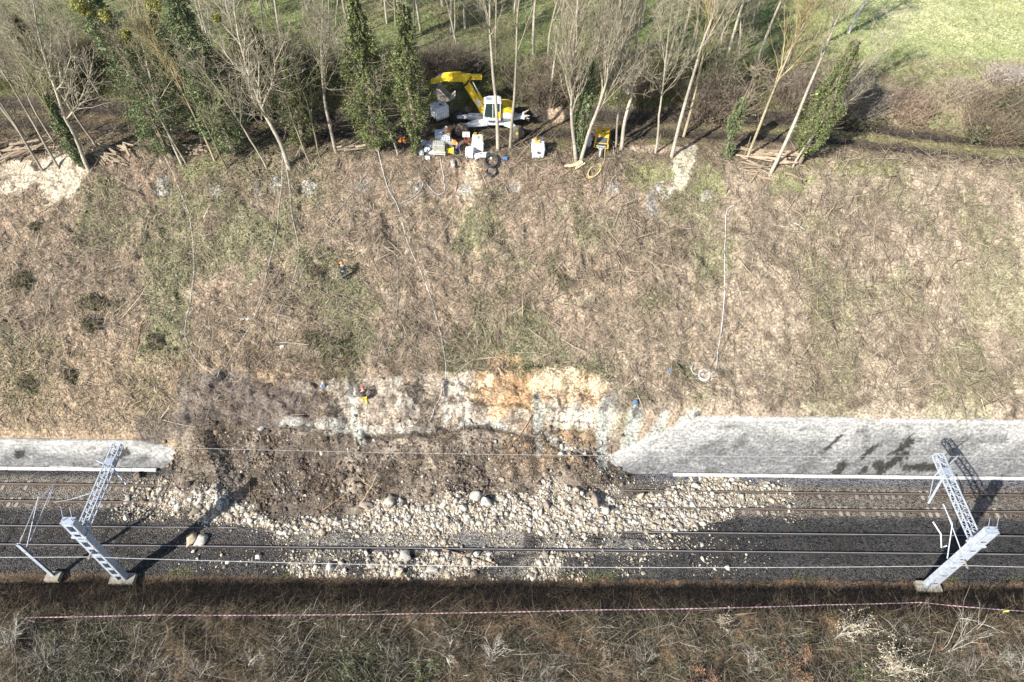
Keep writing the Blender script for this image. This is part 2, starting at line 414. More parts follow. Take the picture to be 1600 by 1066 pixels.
    og = ss(-2.6, -2, X+n5*2)*(1-ss(7.5, 8.1, X+n5*2))
    Rk = mixc(Rk, (.42, .265, .14), og*ss(33, 33.3, yy+n5*.9)*.85*(.7+.3*ss(-.3, .2, st)))
    Rk = mixc(Rk, (.60, .50, .35), og*ss(.08, .2, n5+st*.5)*ss(32.3, 33.0, yy+n5)*.85)
    Rk = mixc(Rk, (.56, .52, .43), ss(2.5, 5, X)*(1-ss(11, 13, X))*(1-ss(33.2, 33.8, yy+n2*.4))*.75)
    A = A*(1-face[..., None])+Rk*face[..., None]
    og2 = blob(X, Y, 795, 592, 3.0, 1.5, 53, 1.1); A = mixc(A, (.40, .26, .14), og2*.7)
    A = mixc(A, (.62, .50, .34), blob(X, Y, 885, 602, 2.6, .9, 54, 1.2)*.75)
    A = mixc(A, (.50, .36, .22), blob(X, Y, 425, 592, 1.6, .6, 55, .7)*.6)
    A = mixc(A, (.14, .115, .10), blob(X, Y, 400, 640, 3.6, 1.7, 56, 1.0)*.85)
    A = mixc(A, (.085, .075, .068), blob(X, Y, 300, 668, 3.6, 1.3, 66, .9)*.85); A = mixc(A, (.13, .11, .09), blob(X, Y, 1010, 628, 2.6, .9, 57, .8)*.55)
    dz = sw*ss(24.6, 26.2, Y+n2*.8)*(1-ss(31.8, 32.4, yy+n3*.3))
    D = np.zeros(X.shape+(3,))+np.array([.19, .155, .122])
    D = mixc(D, (.095, .078, .065), (1-ss(-15, -9, X+n2*3))*.8); D = mixc(D, (.07, .056, .046), ss(.03, .26, fbm(X, Y, 1.7, 5, 61, .6))*.9)
    D = mixc(D, (.32, .27, .205), ss(.12, .3, fbm(X, Y, 2.2, 5, 62, .6))*.6)
    D = mixc(D, (.33, .28, .225), ss(-14, -10, X+n2*3)*(1-ss(-4, 0, X+n2*3))*ss(29.6, 31, Y+n2*1.5)*.8); D = mixc(D, (.29, .19, .11), ss(-1, 1.5, X+n2*2)*(1-ss(7, 9, X))*ss(28.6, 30.5, Y+n2*.8)*.75)
    A = A*(1-dz[..., None])+D*dz[..., None]
    rt = np.interp(X, RT[0], RT[1], left=0, right=0); rb = np.interp(X, RB[0], RB[1], left=99, right=99)
    n6 = fbm(X, Y, 2.4, 5, 92, .6); rub = ss(0, .35, rt-Y+n6*2.0)*ss(0, .5, Y-rb+n2*.7)*(1-.9*ss(.28, .42, fbm(X, Y, 1.9, 4, 93)))
    A = mixc(A, (.40, .36, .295), rub*np.clip(.85+.4*n2, 0, 1))
    dust = ss(-17, -12, X+n2*2)*(1-ss(11, 14, X+n2*2))*ss(22.7, 23.2, Y)*(1-ss(25.2, 26, Y))
    A = mixc(A, (.30, .275, .235), dust*.85*ss(-.4, .1, n2+.2)); A = mixc(A, (.17, .165, .16), dust*ss(.1, .4, n4)*.8)
    lowr = ss(-15, -13, X+n2)*(1-ss(3, 6, X+n2*2))*ss(21.0, 21.5, Y)*(1-ss(23.0, 23.4, Y))
    A = mixc(A, (.35, .32, .27), lowr*ss(-.1, .3, n2)*.6)
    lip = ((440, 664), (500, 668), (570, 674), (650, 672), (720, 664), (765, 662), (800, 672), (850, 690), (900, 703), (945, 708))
    A = mixc(A, (.42, .42, .39), streak(X, Y, lip, .27, 8)*.6*ss(-.35, .1, n2+.15)); A = mixc(A, (.06, .05, .042), streak(X, Y-.0, tuple((a, b+7) for a, b in lip), .2, 9)*.85)  # ledge lip and the shaded crack beneath it, drawn in colour only
    # grout runs down the face
    for pts, wd in ((((548, 604), (552, 640), (562, 690)), .32), (((838, 618), (840, 650), (842, 705)), .34), (((945, 636), (941, 680), (942, 735)), .42), (((993, 642), (985, 680), (975, 725)), .5),
                    (((1040, 648), (1030, 670), (1005, 700)), .3), (((695, 605), (698, 640), (697, 668)), .2), (((1085, 650), (1065, 668)), .45)):
        A = mixc(A, (.36, .365, .325), streak(X, Y, pts, wd*1.35)*.92)
    for px, py in ((548, 605), (838, 620), (945, 637), (993, 643), (1090, 650), (560, 610), (640, 615), (697, 612)):
        A = mixc(A, (.07, .065, .06), blob(X, Y, px, py, .28, .3, 71, .6)*.85)
    A = mixc(A, (.43, .43, .39), blob(X, Y, 520, 668, 1.4, .35, 72, .7)*.7)
    A = mixc(A, (.40, .40, .36), blob(X, Y, 870, 690, 1.6, .4, 73, .8, -.5)*.7)
    return np.clip(A, .02, .8)
SAND = [(62, 268, 3.0, 1.1, .5), (104, 285, 2.2, 1.1, .5), (25, 262, 1.9, .7, .2), (1070, 250, 1.1, 2.3, -.35), (1030, 232, 2.3, .55, 0), (1082, 232, .7, .8, 0), (735, 282, 1.0, 1.9, 0)]
def bare(X, Y):
    m = X*0
    for px, py, rx, ry, rot in SAND: m = np.maximum(m, blob(X, Y, px, py, rx, ry, 41, .6, rot))
    return m
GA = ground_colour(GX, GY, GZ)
def ground_material():
    m, n, b = _nodes('ground_cover')
    L = n.links.new
    at = n.nodes.new('ShaderNodeAttribute'); at.attribute_name = 'col'
    bl = n.nodes.new('ShaderNodeAttribute'); bl.attribute_name = 'ballast'
    tc = n.nodes.new('ShaderNodeTexCoord')
    def noise(scale, detail, lo, hi, a, c):
        q = n.nodes.new('ShaderNodeTexNoise'); q.inputs['Scale'].default_value = scale; q.inputs['Detail'].default_value = detail
        L(tc.outputs['Object'], q.inputs['Vector'])
        r = n.nodes.new('ShaderNodeMapRange'); r.inputs[1].default_value = lo; r.inputs[2].default_value = hi; r.inputs[3].default_value = a; r.inputs[4].default_value = c
        L(q.outputs[0], r.inputs[0]); return q, r
    q1, r1 = noise(5.5, 9, .32, .68, .42, 1.58)
    q2, r2 = noise(1.1, 5, .35, .65, .82, 1.18)
    vo = n.nodes.new('ShaderNodeTexVoronoi'); vo.inputs['Scale'].default_value = 11; L(tc.outputs['Object'], vo.inputs['Vector'])
    sp = n.nodes.new('ShaderNodeSeparateColor'); L(vo.outputs['Color'], sp.inputs[0])
    r3 = n.nodes.new('ShaderNodeMapRange'); r3.inputs[3].default_value = .25; r3.inputs[4].default_value = 1.75; L(sp.outputs[0], r3.inputs[0])
    mu = n.nodes.new('ShaderNodeMath'); mu.operation = 'MULTIPLY'; L(r1.outputs[0], mu.inputs[0]); L(r2.outputs[0], mu.inputs[1])
    mx = n.nodes.new('ShaderNodeMix'); L(bl.outputs['Fac'], mx.inputs[0]); L(mu.outputs[0], mx.inputs[2]); L(r3.outputs[0], mx.inputs[3])
    sc = n.nodes.new('ShaderNodeVectorMath'); sc.operation = 'SCALE'; L(at.outputs['Color'], sc.inputs[0]); L(mx.outputs[0], sc.inputs['Scale'])
    L(sc.outputs[0], b.inputs['Base Color'])
    hm = n.nodes.new('ShaderNodeMix'); L(bl.outputs['Fac'], hm.inputs[0]); L(q1.outputs[0], hm.inputs[2]); L(vo.outputs['Distance'], hm.inputs[3])
    bp = n.nodes.new('ShaderNodeBump'); bp.inputs['Strength'].default_value = .9; bp.inputs['Distance'].default_value = .12
    L(hm.outputs[0], bp.inputs['Height']); L(bp.outputs[0], b.inputs['Normal'])
    b.inputs['Roughness'].default_value = .95; b.inputs['Specular IOR Level'].default_value = .15
    return m
def build_ground():
    ny, nx = GX.shape
    V = np.stack([GX, GY, GZ], -1).reshape(-1, 3)
    i = np.arange((ny-1)*(nx-1)); r = i//(nx-1); c = i % (nx-1); k = r*nx+c
    F = np.stack([k, k+1, k+nx+1, k+nx], -1)
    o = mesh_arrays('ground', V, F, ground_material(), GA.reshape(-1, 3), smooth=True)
    a = o.data.attributes.new('ballast', 'FLOAT', 'POINT')
    sw = slide_w(GX)
    bal = (ss(20.9, 21.2, GY)*(1-ss(30, 30.3, GY))*(1-sw*ss(25.2, 26.5, GY))).astype(np.float32)
    a.data.foreach_set('value', bal.ravel())
    tag(o, kind='structure'); return o
build_ground()
# ------------------------------------------------------------------ retaining walls
def wall_material():
    m, n, b = _nodes('limewashed_masonry'); L = n.links.new
    at = n.nodes.new('ShaderNodeAttribute'); at.attribute_name = 'col'
    uv = n.nodes.new('ShaderNodeAttribute'); uv.attribute_name = 'wall_uv'
    br = n.nodes.new('ShaderNodeTexBrick'); br.inputs['Scale'].default_value = 1
    br.inputs['Brick Width'].default_value = .31; br.inputs['Row Height'].default_value = .15; br.inputs['Mortar Size'].default_value = .012
    br.inputs['Color1'].default_value = (1.06, 1.06, 1.06, 1); br.inputs['Color2'].default_value = (.70, .705, .72, 1); br.inputs['Mortar'].default_value = (.74, .74, .73, 1)
    L(uv.outputs['Vector'], br.inputs['Vector'])
    no = n.nodes.new('ShaderNodeTexNoise'); no.inputs['Scale'].default_value = 4.5; no.inputs['Detail'].default_value = 9
    L(uv.outputs['Vector'], no.inputs['Vector'])
    mr = n.nodes.new('ShaderNodeMapRange'); mr.inputs[1].default_value = .3; mr.inputs[2].default_value = .7; mr.inputs[3].default_value = .5; mr.inputs[4].default_value = 1.32
    L(no.outputs[0], mr.inputs[0])
    mu = n.nodes.new('ShaderNodeVectorMath'); mu.operation = 'MULTIPLY'; L(at.outputs['Color'], mu.inputs[0]); L(br.outputs['Color'], mu.inputs[1])
    sc = n.nodes.new('ShaderNodeVectorMath'); sc.operation = 'SCALE'; L(mu.outputs[0], sc.inputs[0]); L(mr.outputs[0], sc.inputs['Scale'])
    L(sc.outputs[0], b.inputs['Base Color'])
    bp = n.nodes.new('ShaderNodeBump'); bp.inputs['Strength'].default_value = .5; bp.inputs['Distance'].default_value = .05
    L(no.outputs[0], bp.inputs['Height']); L(bp.outputs[0], b.inputs['Normal'])
    b.inputs['Roughness'].default_value = .95; b.inputs['Specular IOR Level'].default_value = .15
    return m
WALLM = wall_material()
def wall_part(name, parent, X, S, pts, colfun):
    """grid of columns X along the wall and rows S; pts(x, s) -> y, z"""
    gx, gs = np.meshgrid(X, S); y, z, uvv = pts(gx, gs)
    V = np.stack([gx, y, z], -1).reshape(-1, 3); ny, nx = gx.shape
    i = np.arange((ny-1)*(nx-1)); r = i//(nx-1); c = i % (nx-1); k = r*nx+c
    F = np.stack([k, k+1, k+nx+1, k+nx], -1)
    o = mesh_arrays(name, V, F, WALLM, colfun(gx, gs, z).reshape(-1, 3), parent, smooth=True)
    a = o.data.attributes.new('wall_uv', 'FLOAT_VECTOR', 'POINT')
    a.data.foreach_set('vector', np.stack([gx, uvv, gx*0], -1).reshape(-1).astype(np.float32))
    return o
def build_wall(x0, x1, topf, batter, foot, label, right):
    root = empty('retaining_wall', (0, 0, 0), label, 'wall')
    X = np.arange(x0, x1, .14); S = np.linspace(0, 1, 34)
    def front(gx, gs):
        t = topf(gx); z = -.3+(t+.3)*gs
        y = foot+batter*z+.05*fbm(gx, z*1.0, .7, 3, 81)
        return y, z, z*1.1
    moss = [P(1395, 715), P(1412, 692), P(1352, 705), P(1350, 728), P(1312, 727), P(1298, 690), P(1440, 725), P(1370, 722)] if right else [P(35, 703), P(190, 705)]
    mr = [(.55, 1.2), (.5, 1.1), (.3, .8), (.4, .5), (.5, .5), (.25, .7), (1.3, .3), (1.0, .35)] if right else [(.35, .3), (.8, .5)]
    def cf(gx, gs, z):
        n = fbm(gx, z, 2.2, 4, 82); n2 = fbm(gx+z*.5, z*2, .6, 4, 83)
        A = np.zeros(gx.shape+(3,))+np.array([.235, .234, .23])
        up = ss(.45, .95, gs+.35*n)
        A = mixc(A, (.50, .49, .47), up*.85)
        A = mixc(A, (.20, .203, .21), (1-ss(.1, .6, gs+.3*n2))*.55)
        A = mixc(A, (.38, .372, .355), ss(.15, .5, n2)*.6)
        A = mixc(A, (.13, .13, .12), ss(.15, .5, fbm(gx-z*.7, z*1.5, 1.1, 4, 84))*.6)
        for q, (rx, rz) in zip(moss, mr):
            zz = q[2]; sh = (gx-q[0])-(z-zz)*.75
            r = np.sqrt((sh/rx)**2+((z-zz)/rz)**2)+1.1*fbm(gx-z*.5, z*.7, .7, 5, 85, .68)+.9*fbm(gx, z, .25, 3, 96, .7)
            A = mixc(A, (.04, .039, .032), (1-ss(.8, 1.25, r))*.93)
        return A
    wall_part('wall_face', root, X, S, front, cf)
    def cope(gx, gs):
        t = topf(gx); k = np.interp(gs, [0, .12, .2, .8, .88, 1], [0, .0, .03, .5, .53, .53]); zz = np.interp(gs, [0, .12, .2, .8, .88, 1], [-.12, .03, .07, .08, .04, -.5])
        y = foot+batter*t-.04+k; return y, t+zz+.02*fbm(gx, gs, .6, 2, 86), gs+3.03
    wall_part('coping', root, X, np.array([0, .12, .2, .5, .8, .88, 1]), cope, lambda gx, gs, z: mixc(np.zeros(gx.shape+(3,))+np.array([.60, .585, .55]), (.30, .28, .24), ss(.1, .4, fbm(gx, gs, 1.2, 3, 87))*.6))
    return root
def onwall(px, py, foot, batter):
    d = ray(px, py); t = (foot+batter*H-0)/(d[1]-batter*d[2]); return CC+d*t
WR = [onwall(a, b, 30.02, .5) for a, b in ((956, 713), (985, 704), (1010, 691), (1040, 678), (1068, 664), (1092, 655))]
xr = [q[0] for q in WR]
build_wall(xr[0]-.3, 62, lambda x: np.interp(x, [xr[0]-.3, xr[1], xr[2], xr[3], xr[4], xr[5], 70], [WR[0][2]]+[q[2] for q in WR[1:]]+[WR[5][2]])+.22*fbm(x, x*0, .5, 3, 88)*(1-ss(xr[5], xr[5]+.5, x)), .5, 30.02,
           'tall whitewashed masonry retaining wall with dark moss stains right of the landslip', True)
xl = onwall(285, 708, 29.9, .48)[0]
build_wall(-62, xl, lambda x: np.interp(x, [-70, xl-4, xl-2, xl], [2.05, 1.98, 1.75, 1.25])+.15*fbm(x, x*0, .5, 3, 89)*ss(xl-3, xl-2, x), .48, 29.9,
           'low whitewashed stone wall left of the landslip', False)
# cable troughs at the foot of the walls
def trough(x0, x1, y, z, label, n=1):
    root = empty('cable_trough', (0, 0, 0), label, 'cable trough')
    g = G(); x = x0; rng = random.Random(3)
    while x < x1:
        L = min(1.98, x1-x); g.box((x+L/2, y+rng.uniform(-.012, .012), z), (L-.02, .2, .14), (.55, .545, .52)); x += 2
    g.build('trough_body', MATTE, root)
    g = G(); x = x0
    while x < x1:
        L = min(.98, x1-x); c = rng.uniform(.55, .66); g.box((x+L/2, y+rng.uniform(-.015, .015), z+.095), (L-.015, .22, .05), (c, c*.985, c*.95)); x += 1
    g.build('trough_lid', MATTE, root)
    return root
trough(P(1050, 738)[0], 56, 29.82, .10, 'white concrete cable trough along the foot of the tall right wall')
trough(-56, P(248, 730)[0], 29.68, .10, 'white concrete cable trough along the foot of the low left wall')
g = G(); a = P(78, 731); b = P(132, 733)
g.bar((a[0], a[1], zat(a[0], a[1])+.1), (b[0], b[1], zat(b[0], b[1])+.1), .26, .12, (.62, .61, .58)); tag(g.build('trough_slab', MATTE), 'loose pale trough lid lying beside the left cable trough', 'concrete slab')
# ------------------------------------------------------------------ railway tracks
def track(y0, label, sl_col, bi, rail_top, rail_side, xr_s):
    root = empty('railway_track', (0, y0+.7535, 0), label, 'railway track')
    for k in (0, 1):
        g = G(); y = y0-(y0+.7535)+1.507*k
        for (w_, z0, z1, c) in ((.15, .0, .025, rail_side), (.02, .025, .135, rail_side), (.072, .135, .165, rail_side), (.066, .165, .176, rail_top)):
            g.box((0, y, (z0+z1)/2), (124, w_, z1-z0), c)
        g.build('rail', RAIL, root)
    rng = random.Random(int(y0*10)); k = 0; proto = None
    for a, b in xr_s:
        x = a
        while x < b:
            kk = rng.uniform(.6, 1.1); c = [v*kk for v in sl_col]
            g = G()
            if bi:
                for s in (-1, 1): g.box((0, s*.7535, -.075), (.29, .84, .15), c, taper=(.85, .96))
                g.bar((0, -.4, -.1), (0, .4, -.1), .07, .05, (.12, .09, .07))
            else:
                g.box((0, 0, -.075), (.25, 2.55, .15), c)
            o = g.build('sleeper', MATTE, root, (x+rng.uniform(-.02, .02), 0, rng.uniform(-.085, -.02)), bevel=.0)
            x += .6
    return root
RAIL = vmat('rail_steel', .38, 2, .15, metal=.3)
track(23.15, 'near railway track with polished rails on dark timber sleepers', (.05, .043, .038), False, (.30, .30, .31), (.07, .06, .055), ((-42, -13), (12, 40)))
track(26.765, 'far railway track with brown rails on pale concrete sleepers, buried by the landslip', (.34, .315, .265), True, (.27, .235, .20), (.13, .10, .08), ((-41.5, -28), (14.5, 41)))
# ------------------------------------------------------------------ overhead line masts
GALV = (.42, .46, .52); GALVD = (.33, .37, .43)
def lattice(root, name, a, b, w0, h0, nbay, flat=False):
    """four-chord lattice beam from a to b"""
    g = G(); a = Vector(a); b = Vector(b); d = (b-a).normalized(); r = d.cross(Vector((0, 0, 1))).normalized(); u = r.cross(d)
    L = (b-a).length; c = [r*(sx*w0/2)+u*(sz*h0/2) for sx, sz in ((-1, 1), (1, 1), (1, -1), (-1, -1))]
    for q in c: g.bar(a+q, b+q, .075, .075, GALV)
    for f in range(4):
        p, q = c[f], c[(f+1) % 4]
        for i in range(nbay):
            s, t = a+d*(L*i/nbay), a+d*(L*(i+1)/nbay)
            m = a+d*(L*(i+.5)/nbay)
            g.bar(s+p, m+q, .036, .036, GALV); g.bar(m+q, t+p, .036, .036, GALV)
    for e in (a, b):
        for f in range(4): g.bar(e+c[f], e+c[(f+1) % 4], .06, .06, GALV)
    return g.build(name, STEEL, root)
def mast(x, slots, label, mirror):
    root = empty('catenary_mast', (x, 20.72, -.35), label, 'catenary mast', 'overhead line masts beside the near track')
    s = -1 if mirror else 1
    g = G(); wX = .80; dY = .46; Ht = 9.0
    for sx in (-1, 1):   # two channels
        cx = sx*(wX/2-.04)
        g.box((cx, 0, Ht/2), (.035, dY, Ht), GALV)
        for sy in (-1, 1): g.box((cx-sx*.075, sy*(dY/2-.012), Ht/2), (.15, .024, Ht), GALV)
    g.build('mast_channels', STEEL, root)
    for sy in (-1, 1):
        y = sy*(dY/2+.004); n, zb, zt, hh = (8, .25, Ht-.15, .36) if slots else (6, .6, Ht-.5, 1.16)
        for i in range(n+1):
            g = G(); g.box((0, y, zb+i*(zt-zb)/n), (wX-.26, .02, hh), GALV); g.build('batten_plate', STEEL, root)
    g = G(); g.box((0, 0, Ht+.02), (wX+.04, dY+.04, .03), GALVD)
    for sx in (-1, 1):
        g.bar((sx*.28, 0, Ht), (sx*.28, .0, Ht+.22), .05, .05, GALVD)
        g.bar((sx*.28, .1, Ht+.2), (sx*.28-.35*s, .75, Ht+.35), .03, .03, GALVD)
    g.build('mast_cap', STEEL, root)
    g = G(); g.box((0, -.05, .22), (1.75, .8, .4), (.34, .31, .25)); g.build('foundation_block', MATTE, root, bevel=.02)
    z = 7.2
    lattice(root, 'lattice_beam', (0, dY/2, z), (-.12*s, 6.75, z+.2), .56, .46, 10)
    g = G()  # fixing clamp between mast and beam
    g.box((0, dY/2+.06, z), (wX+.12, .1, .62), GALVD); g.box((0, -dY/2-.03, z), (wX+.16, .08, .14), GALV); g.bar((-wX/2-.03, -dY/2, z), (-wX/2-.03, dY/2+.06, z), .06, .12, GALV); g.bar((wX/2+.03, -dY/2, z), (wX/2+.03, dY/2+.06, z), .06, .12, GALV)
    g.build('beam_bracket', STEEL, root)
    g = G(); g.box((-.1*s, 5.3, z+.16), (.62, .5, .58), GALVD)
    g.build('beam_clamp', STEEL, root)
    # registration tubes of the far track and hangers
    class T:
        def tube(self, pts, r, c):
            q = G(); q.tube(pts, r, c); q.build('registration_arm', STEEL, root)
    g = T()
    if not mirror:
        g.tube([(-.1, 5.1, z-.1), (-1.6, 5.9, z-.5)], .035, GALV); g.tube([(.1, 5.0, z-.2), (1.25, 4.0, z-.5)], .07, GALV)
        g.tube([(-.9, 3.2, z-.4), (-2.2, 2.9, z-.7), (-3.2, 2.6, z-.6)], .02, GALV)
    else:
        g.tube([(.1, 5.6, z+.1), (1.7, 6.8, z+.1)], .045, GALV); g.tube([(-.1, 5.0, z-.2), (-1.6, 3.3, z-.6)], .085, GALV)
        g.tube([(-.15, 5.6, z+.2), (-.6, 5.2, z-.3), (-1.35, 3.8, z-.5)], .03, GALV)
        g.tube([(-.9, 3.0, z-.2), (-.75, 1.6, z-.4), (-1.0, -.1, z-2.1)], .04, GALV); g.tube([(-.85, 2.9, z-.2), (-.35, .2, z-1.3)], .035, GALV)
        g.tube([(-2.1, 1.7, z-.3), (-1.8, .9, z-.5), (-1.9, .1, z-.9), (-1.55, .2, z-.8)], .05, (.62, .62, .62))
    g = G()
    for k in range(5): g.lathe((.0, -dY/2-.16-.09*k, 5.25), (0, -1, 0), [(0, .03), (.015, .085), (.03, .085), (.045, .03)], (.42, .36, .30), 10)
    g.tube([(0, -dY/2, 5.25), (0, -dY/2-.7, 5.25)], .02, GALVD)
    g.build('insulator', PAINT, root)
    return root
mast(-27.38, True, 'left large steel mast with slotted face and lattice beam over the tracks', False)
mast(31.72, False, 'right steel mast with near solid face and lattice beam over the tracks', True)
def small_mast():
    root = empty('catenary_post', (-32.45, 20.85, -.35), 'slender steel post with thin cantilever rods at the left edge', 'catenary post')
    g = G(); Ht = 5.35
    g.box((0, -.07, Ht/2), (.26, .014, Ht), GALV); g.box((0, .07, Ht/2), (.26, .014, Ht), GALV); g.box((0, 0, Ht/2), (.016, .126, Ht), GALVD)
    g.build('post', STEEL, root)
    g = G(); g.box((0, -.05, .22), (1.0, .7, .4), (.34, .31, .25)); g.build('foundation_block', MATTE, root, bevel=.02)
    def L(px, py, z):
        q = atz(px, py, z); return (q[0]+32.45, q[1]-20.85, q[2]+.35)
    g = G(); top = (0, .1, Ht-.1); mid = (0, .1, Ht-1.0)
    a = L(60, 776, 6.3); b = L(58, 783, 5.9); c = L(84, 757, 5.8); d = L(74, 790, 5.4)
    g.tube([top, b], .022, GALV); g.tube([mid, a], .03, GALV); g.tube([L(47, 845, 4.6), c], .026, GALV); g.tube([c, d], .018, GALV); g.tube([a, b, c], .02, GALV)
    g.build('cantilever_rods', STEEL, root)
    g = G(); p = Vector(top); q = Vector(b)
    for k in range(5):
        e = p+(q-p)*(.08+.025*k); g.lathe(e, q-p, [(0, .03), (.02, .07), (.04, .07), (.06, .03)], (.5, .42, .33), 8)
    g.build('insulator', PAINT, root)
small_mast()
def wire(pts, r, col, label, sag=.3, n=24):
    g = G(); q = []
    for (a, b, s) in [(pts[i], pts[i+1], sag) for i in range(len(pts)-1)]:
        for k in range(n):
            t = k/n; p = Vector(a).lerp(Vector(b), t); p.z -= 4*s*t*(1-t); q.append(p)
    q.append(Vector(pts[-1])); g.tube(q, r, col, 5)
    return tag(g.build('overhead_wire', STEEL), label, 'overhead wire')
wire([(-88, 20.3, 5.5), (-27.38, 20.05, 4.9), (31.72, 20.05, 4.9), (92, 20.3, 5.5)], .017, (.50, .51, .51), 'feeder wire strung between the masts along the near edge of the tracks', .85)
wire([(-88, 27.4, 7.4), (-27.45, 27.35, 7.15), (31.6, 27.35, 7.15), (92, 27.4, 7.4)], .011, (.45, .45, .44), 'thin catenary wire strung between the beam tips above the landslip', .5)
# ------------------------------------------------------------------ barrier tape
def tape_mat():
    m, n, b = _nodes('striped_tape'); L = n.links.new
    tc = n.nodes.new('ShaderNodeTexCoord'); sp = n.nodes.new('ShaderNodeSeparateXYZ'); L(tc.outputs['Object'], sp.inputs[0])
    a = n.nodes.new('ShaderNodeMath'); a.operation = 'MULTIPLY'; a.inputs[1].default_value = 1/.32; L(sp.outputs[0], a.inputs[0])
    f = n.nodes.new('ShaderNodeMath'); f.operation = 'FRACT'; L(a.outputs[0], f.inputs[0])
    g = n.nodes.new('ShaderNodeMath'); g.operation = 'GREATER_THAN'; g.inputs[1].default_value = .5; L(f.outputs[0], g.inputs[0])
    mx = n.nodes.new('ShaderNodeMix'); mx.data_type = 'RGBA'; L(g.outputs[0], mx.inputs[0]); mx.inputs[6].default_value = (.80, .72, .72, 1); mx.inputs[7].default_value = (.60, .22, .25, 1)
    L(mx.outputs[2], b.inputs['Base Color']); b.inputs['Roughness'].default_value = .4
    return m
TAPE = tape_mat()
def tape(pts, label):
    q = []
    for i, (a, b) in enumerate(pts):
        p = P(a, b+13); q.append(Vector((p[0], p[1], p[2]+1.0)))
    V = []; F = []; n = 0
    rng = random.Random(5)
    for a, b in zip(q[:-1], q[1:]):
        k = max(2, int((b-a).length/.4))
        for i in range(k+1):
            t = i/k; p = a.lerp(b, t); p.z -= .06*4*t*(1-t)
            tw = .5+.5*math.sin(n*.45+rng.random()*.4); dy = .075; dz = .03+.03*tw
            V += [(p.x, p.y-dy/2, p.z+dz/2), (p.x, p.y+dy/2, p.z-dz/2)]
            if i: F.append((n-2, n-1, n+1, n))
            n += 2
    V2 = np.array(V); me = bpy.data.meshes.new('barrier_tape'); me.from_pydata(V, [], F); me.materials.append(TAPE)
    o = bpy.data.objects.new('barrier_tape', me); COL.objects.link(o)
    return tag(o, label, 'barrier tape')
tape([(52, 961), (250, 957), (480, 957), (700, 954), (930, 949), (1120, 946), (1280, 941), (1430, 937), (1520, 946), (1612, 952)], 'red and white barrier tape strung along the crest of the near bank')
tape([(-40, 985), (0, 970), (14, 963)], 'short end of red and white tape at the left edge of the photo')
tape([(45, 961), (66, 968)], 'short knotted tail of red and white tape near the left end of the long tape')
def stake(px, py, h, label, lean=(0, 0)):
    p = P(px, py); g = G(); g.tube([(0, 0, -.2), (lean[0]*.5, lean[1]*.5, h*.5), (lean[0], lean[1], h)], [.03, .027, .02], (.33, .27, .19), 6)
    return tag(g.build('wooden_stake', TWIG, None, tuple(p)), label, 'stake')
stake(52, 974, .95, 'thin wooden stake holding the left end of the long tape')
stake(1430, 950, .95, 'thin wooden stake holding the tape near the right mast')
stake(930, 962, .9, 'thin wooden stake holding the tape right of the middle')
stake(480, 970, .9, 'thin wooden stake holding the tape below the rubble')
stake(312, 708, 1.3, 'bare wooden stake standing in the debris right of the low wall', (.1, 0))
g = G(); p = P(1563, 962)
g.box((0, 0, .78), (.36, .03, .26), (.62, .68, .12), taper=(.7, 1)); g.tube([(0, .03, 0), (0, .03, .95)], .018, (.4, .35, .25), 6)
tag(g.build('marker_flag', CLOTH, None, tuple(p)), 'small yellow flag on the tape at the right edge', 'marker flag')
# ------------------------------------------------------------------ rubble
RK = np.random.RandomState(11)
def rock_mesh(i, sub=2):
    bm = bmesh.new(); bmesh.ops.create_cube(bm, size=1.5)
    if sub > 1: bmesh.ops.subdivide_edges(bm, edges=bm.edges[:], cuts=2, use_grid_fill=True)
    rs = np.random.RandomState(100+i); v = np.array([q.co[:] for q in bm.verts]); v = v+rs.normal(0, .17 if sub == 1 else .11, v.shape); A = np.linalg.qr(rs.normal(size=(3, 3)))[0]; v = v@A; bmesh.ops.triangulate(bm, faces=bm.faces[:])
    for k in range(4 if sub == 1 else 8):      # chop flat faces off
        d = rdir(rs, 1)[0]; h = rs.uniform(.55, .85); s = v@d; v = v-np.outer(np.clip(s-h, 0, None), d)
    v *= rs.uniform(.65, 1.3, 3)
    f = np.array([[q.index for q in t.verts] for t in bm.faces]); bm.free(); return v, f
ROCKS = [rock_mesh(i) for i in range(9)]; PEBS = [rock_mesh(20+i, 1) for i in range(12)]
def stone_cols(rs, n):
    pal = np.array([(.49, .455, .385), (.54, .505, .43), (.48, .425, .335), (.42, .395, .35), (.50, .41, .295), (.34, .29, .235), (.25, .21, .17), (.60, .58, .53)])
    return pal[rs.randint(0, len(pal), n)]*rs.uniform(.72, 1.12, (n, 1))
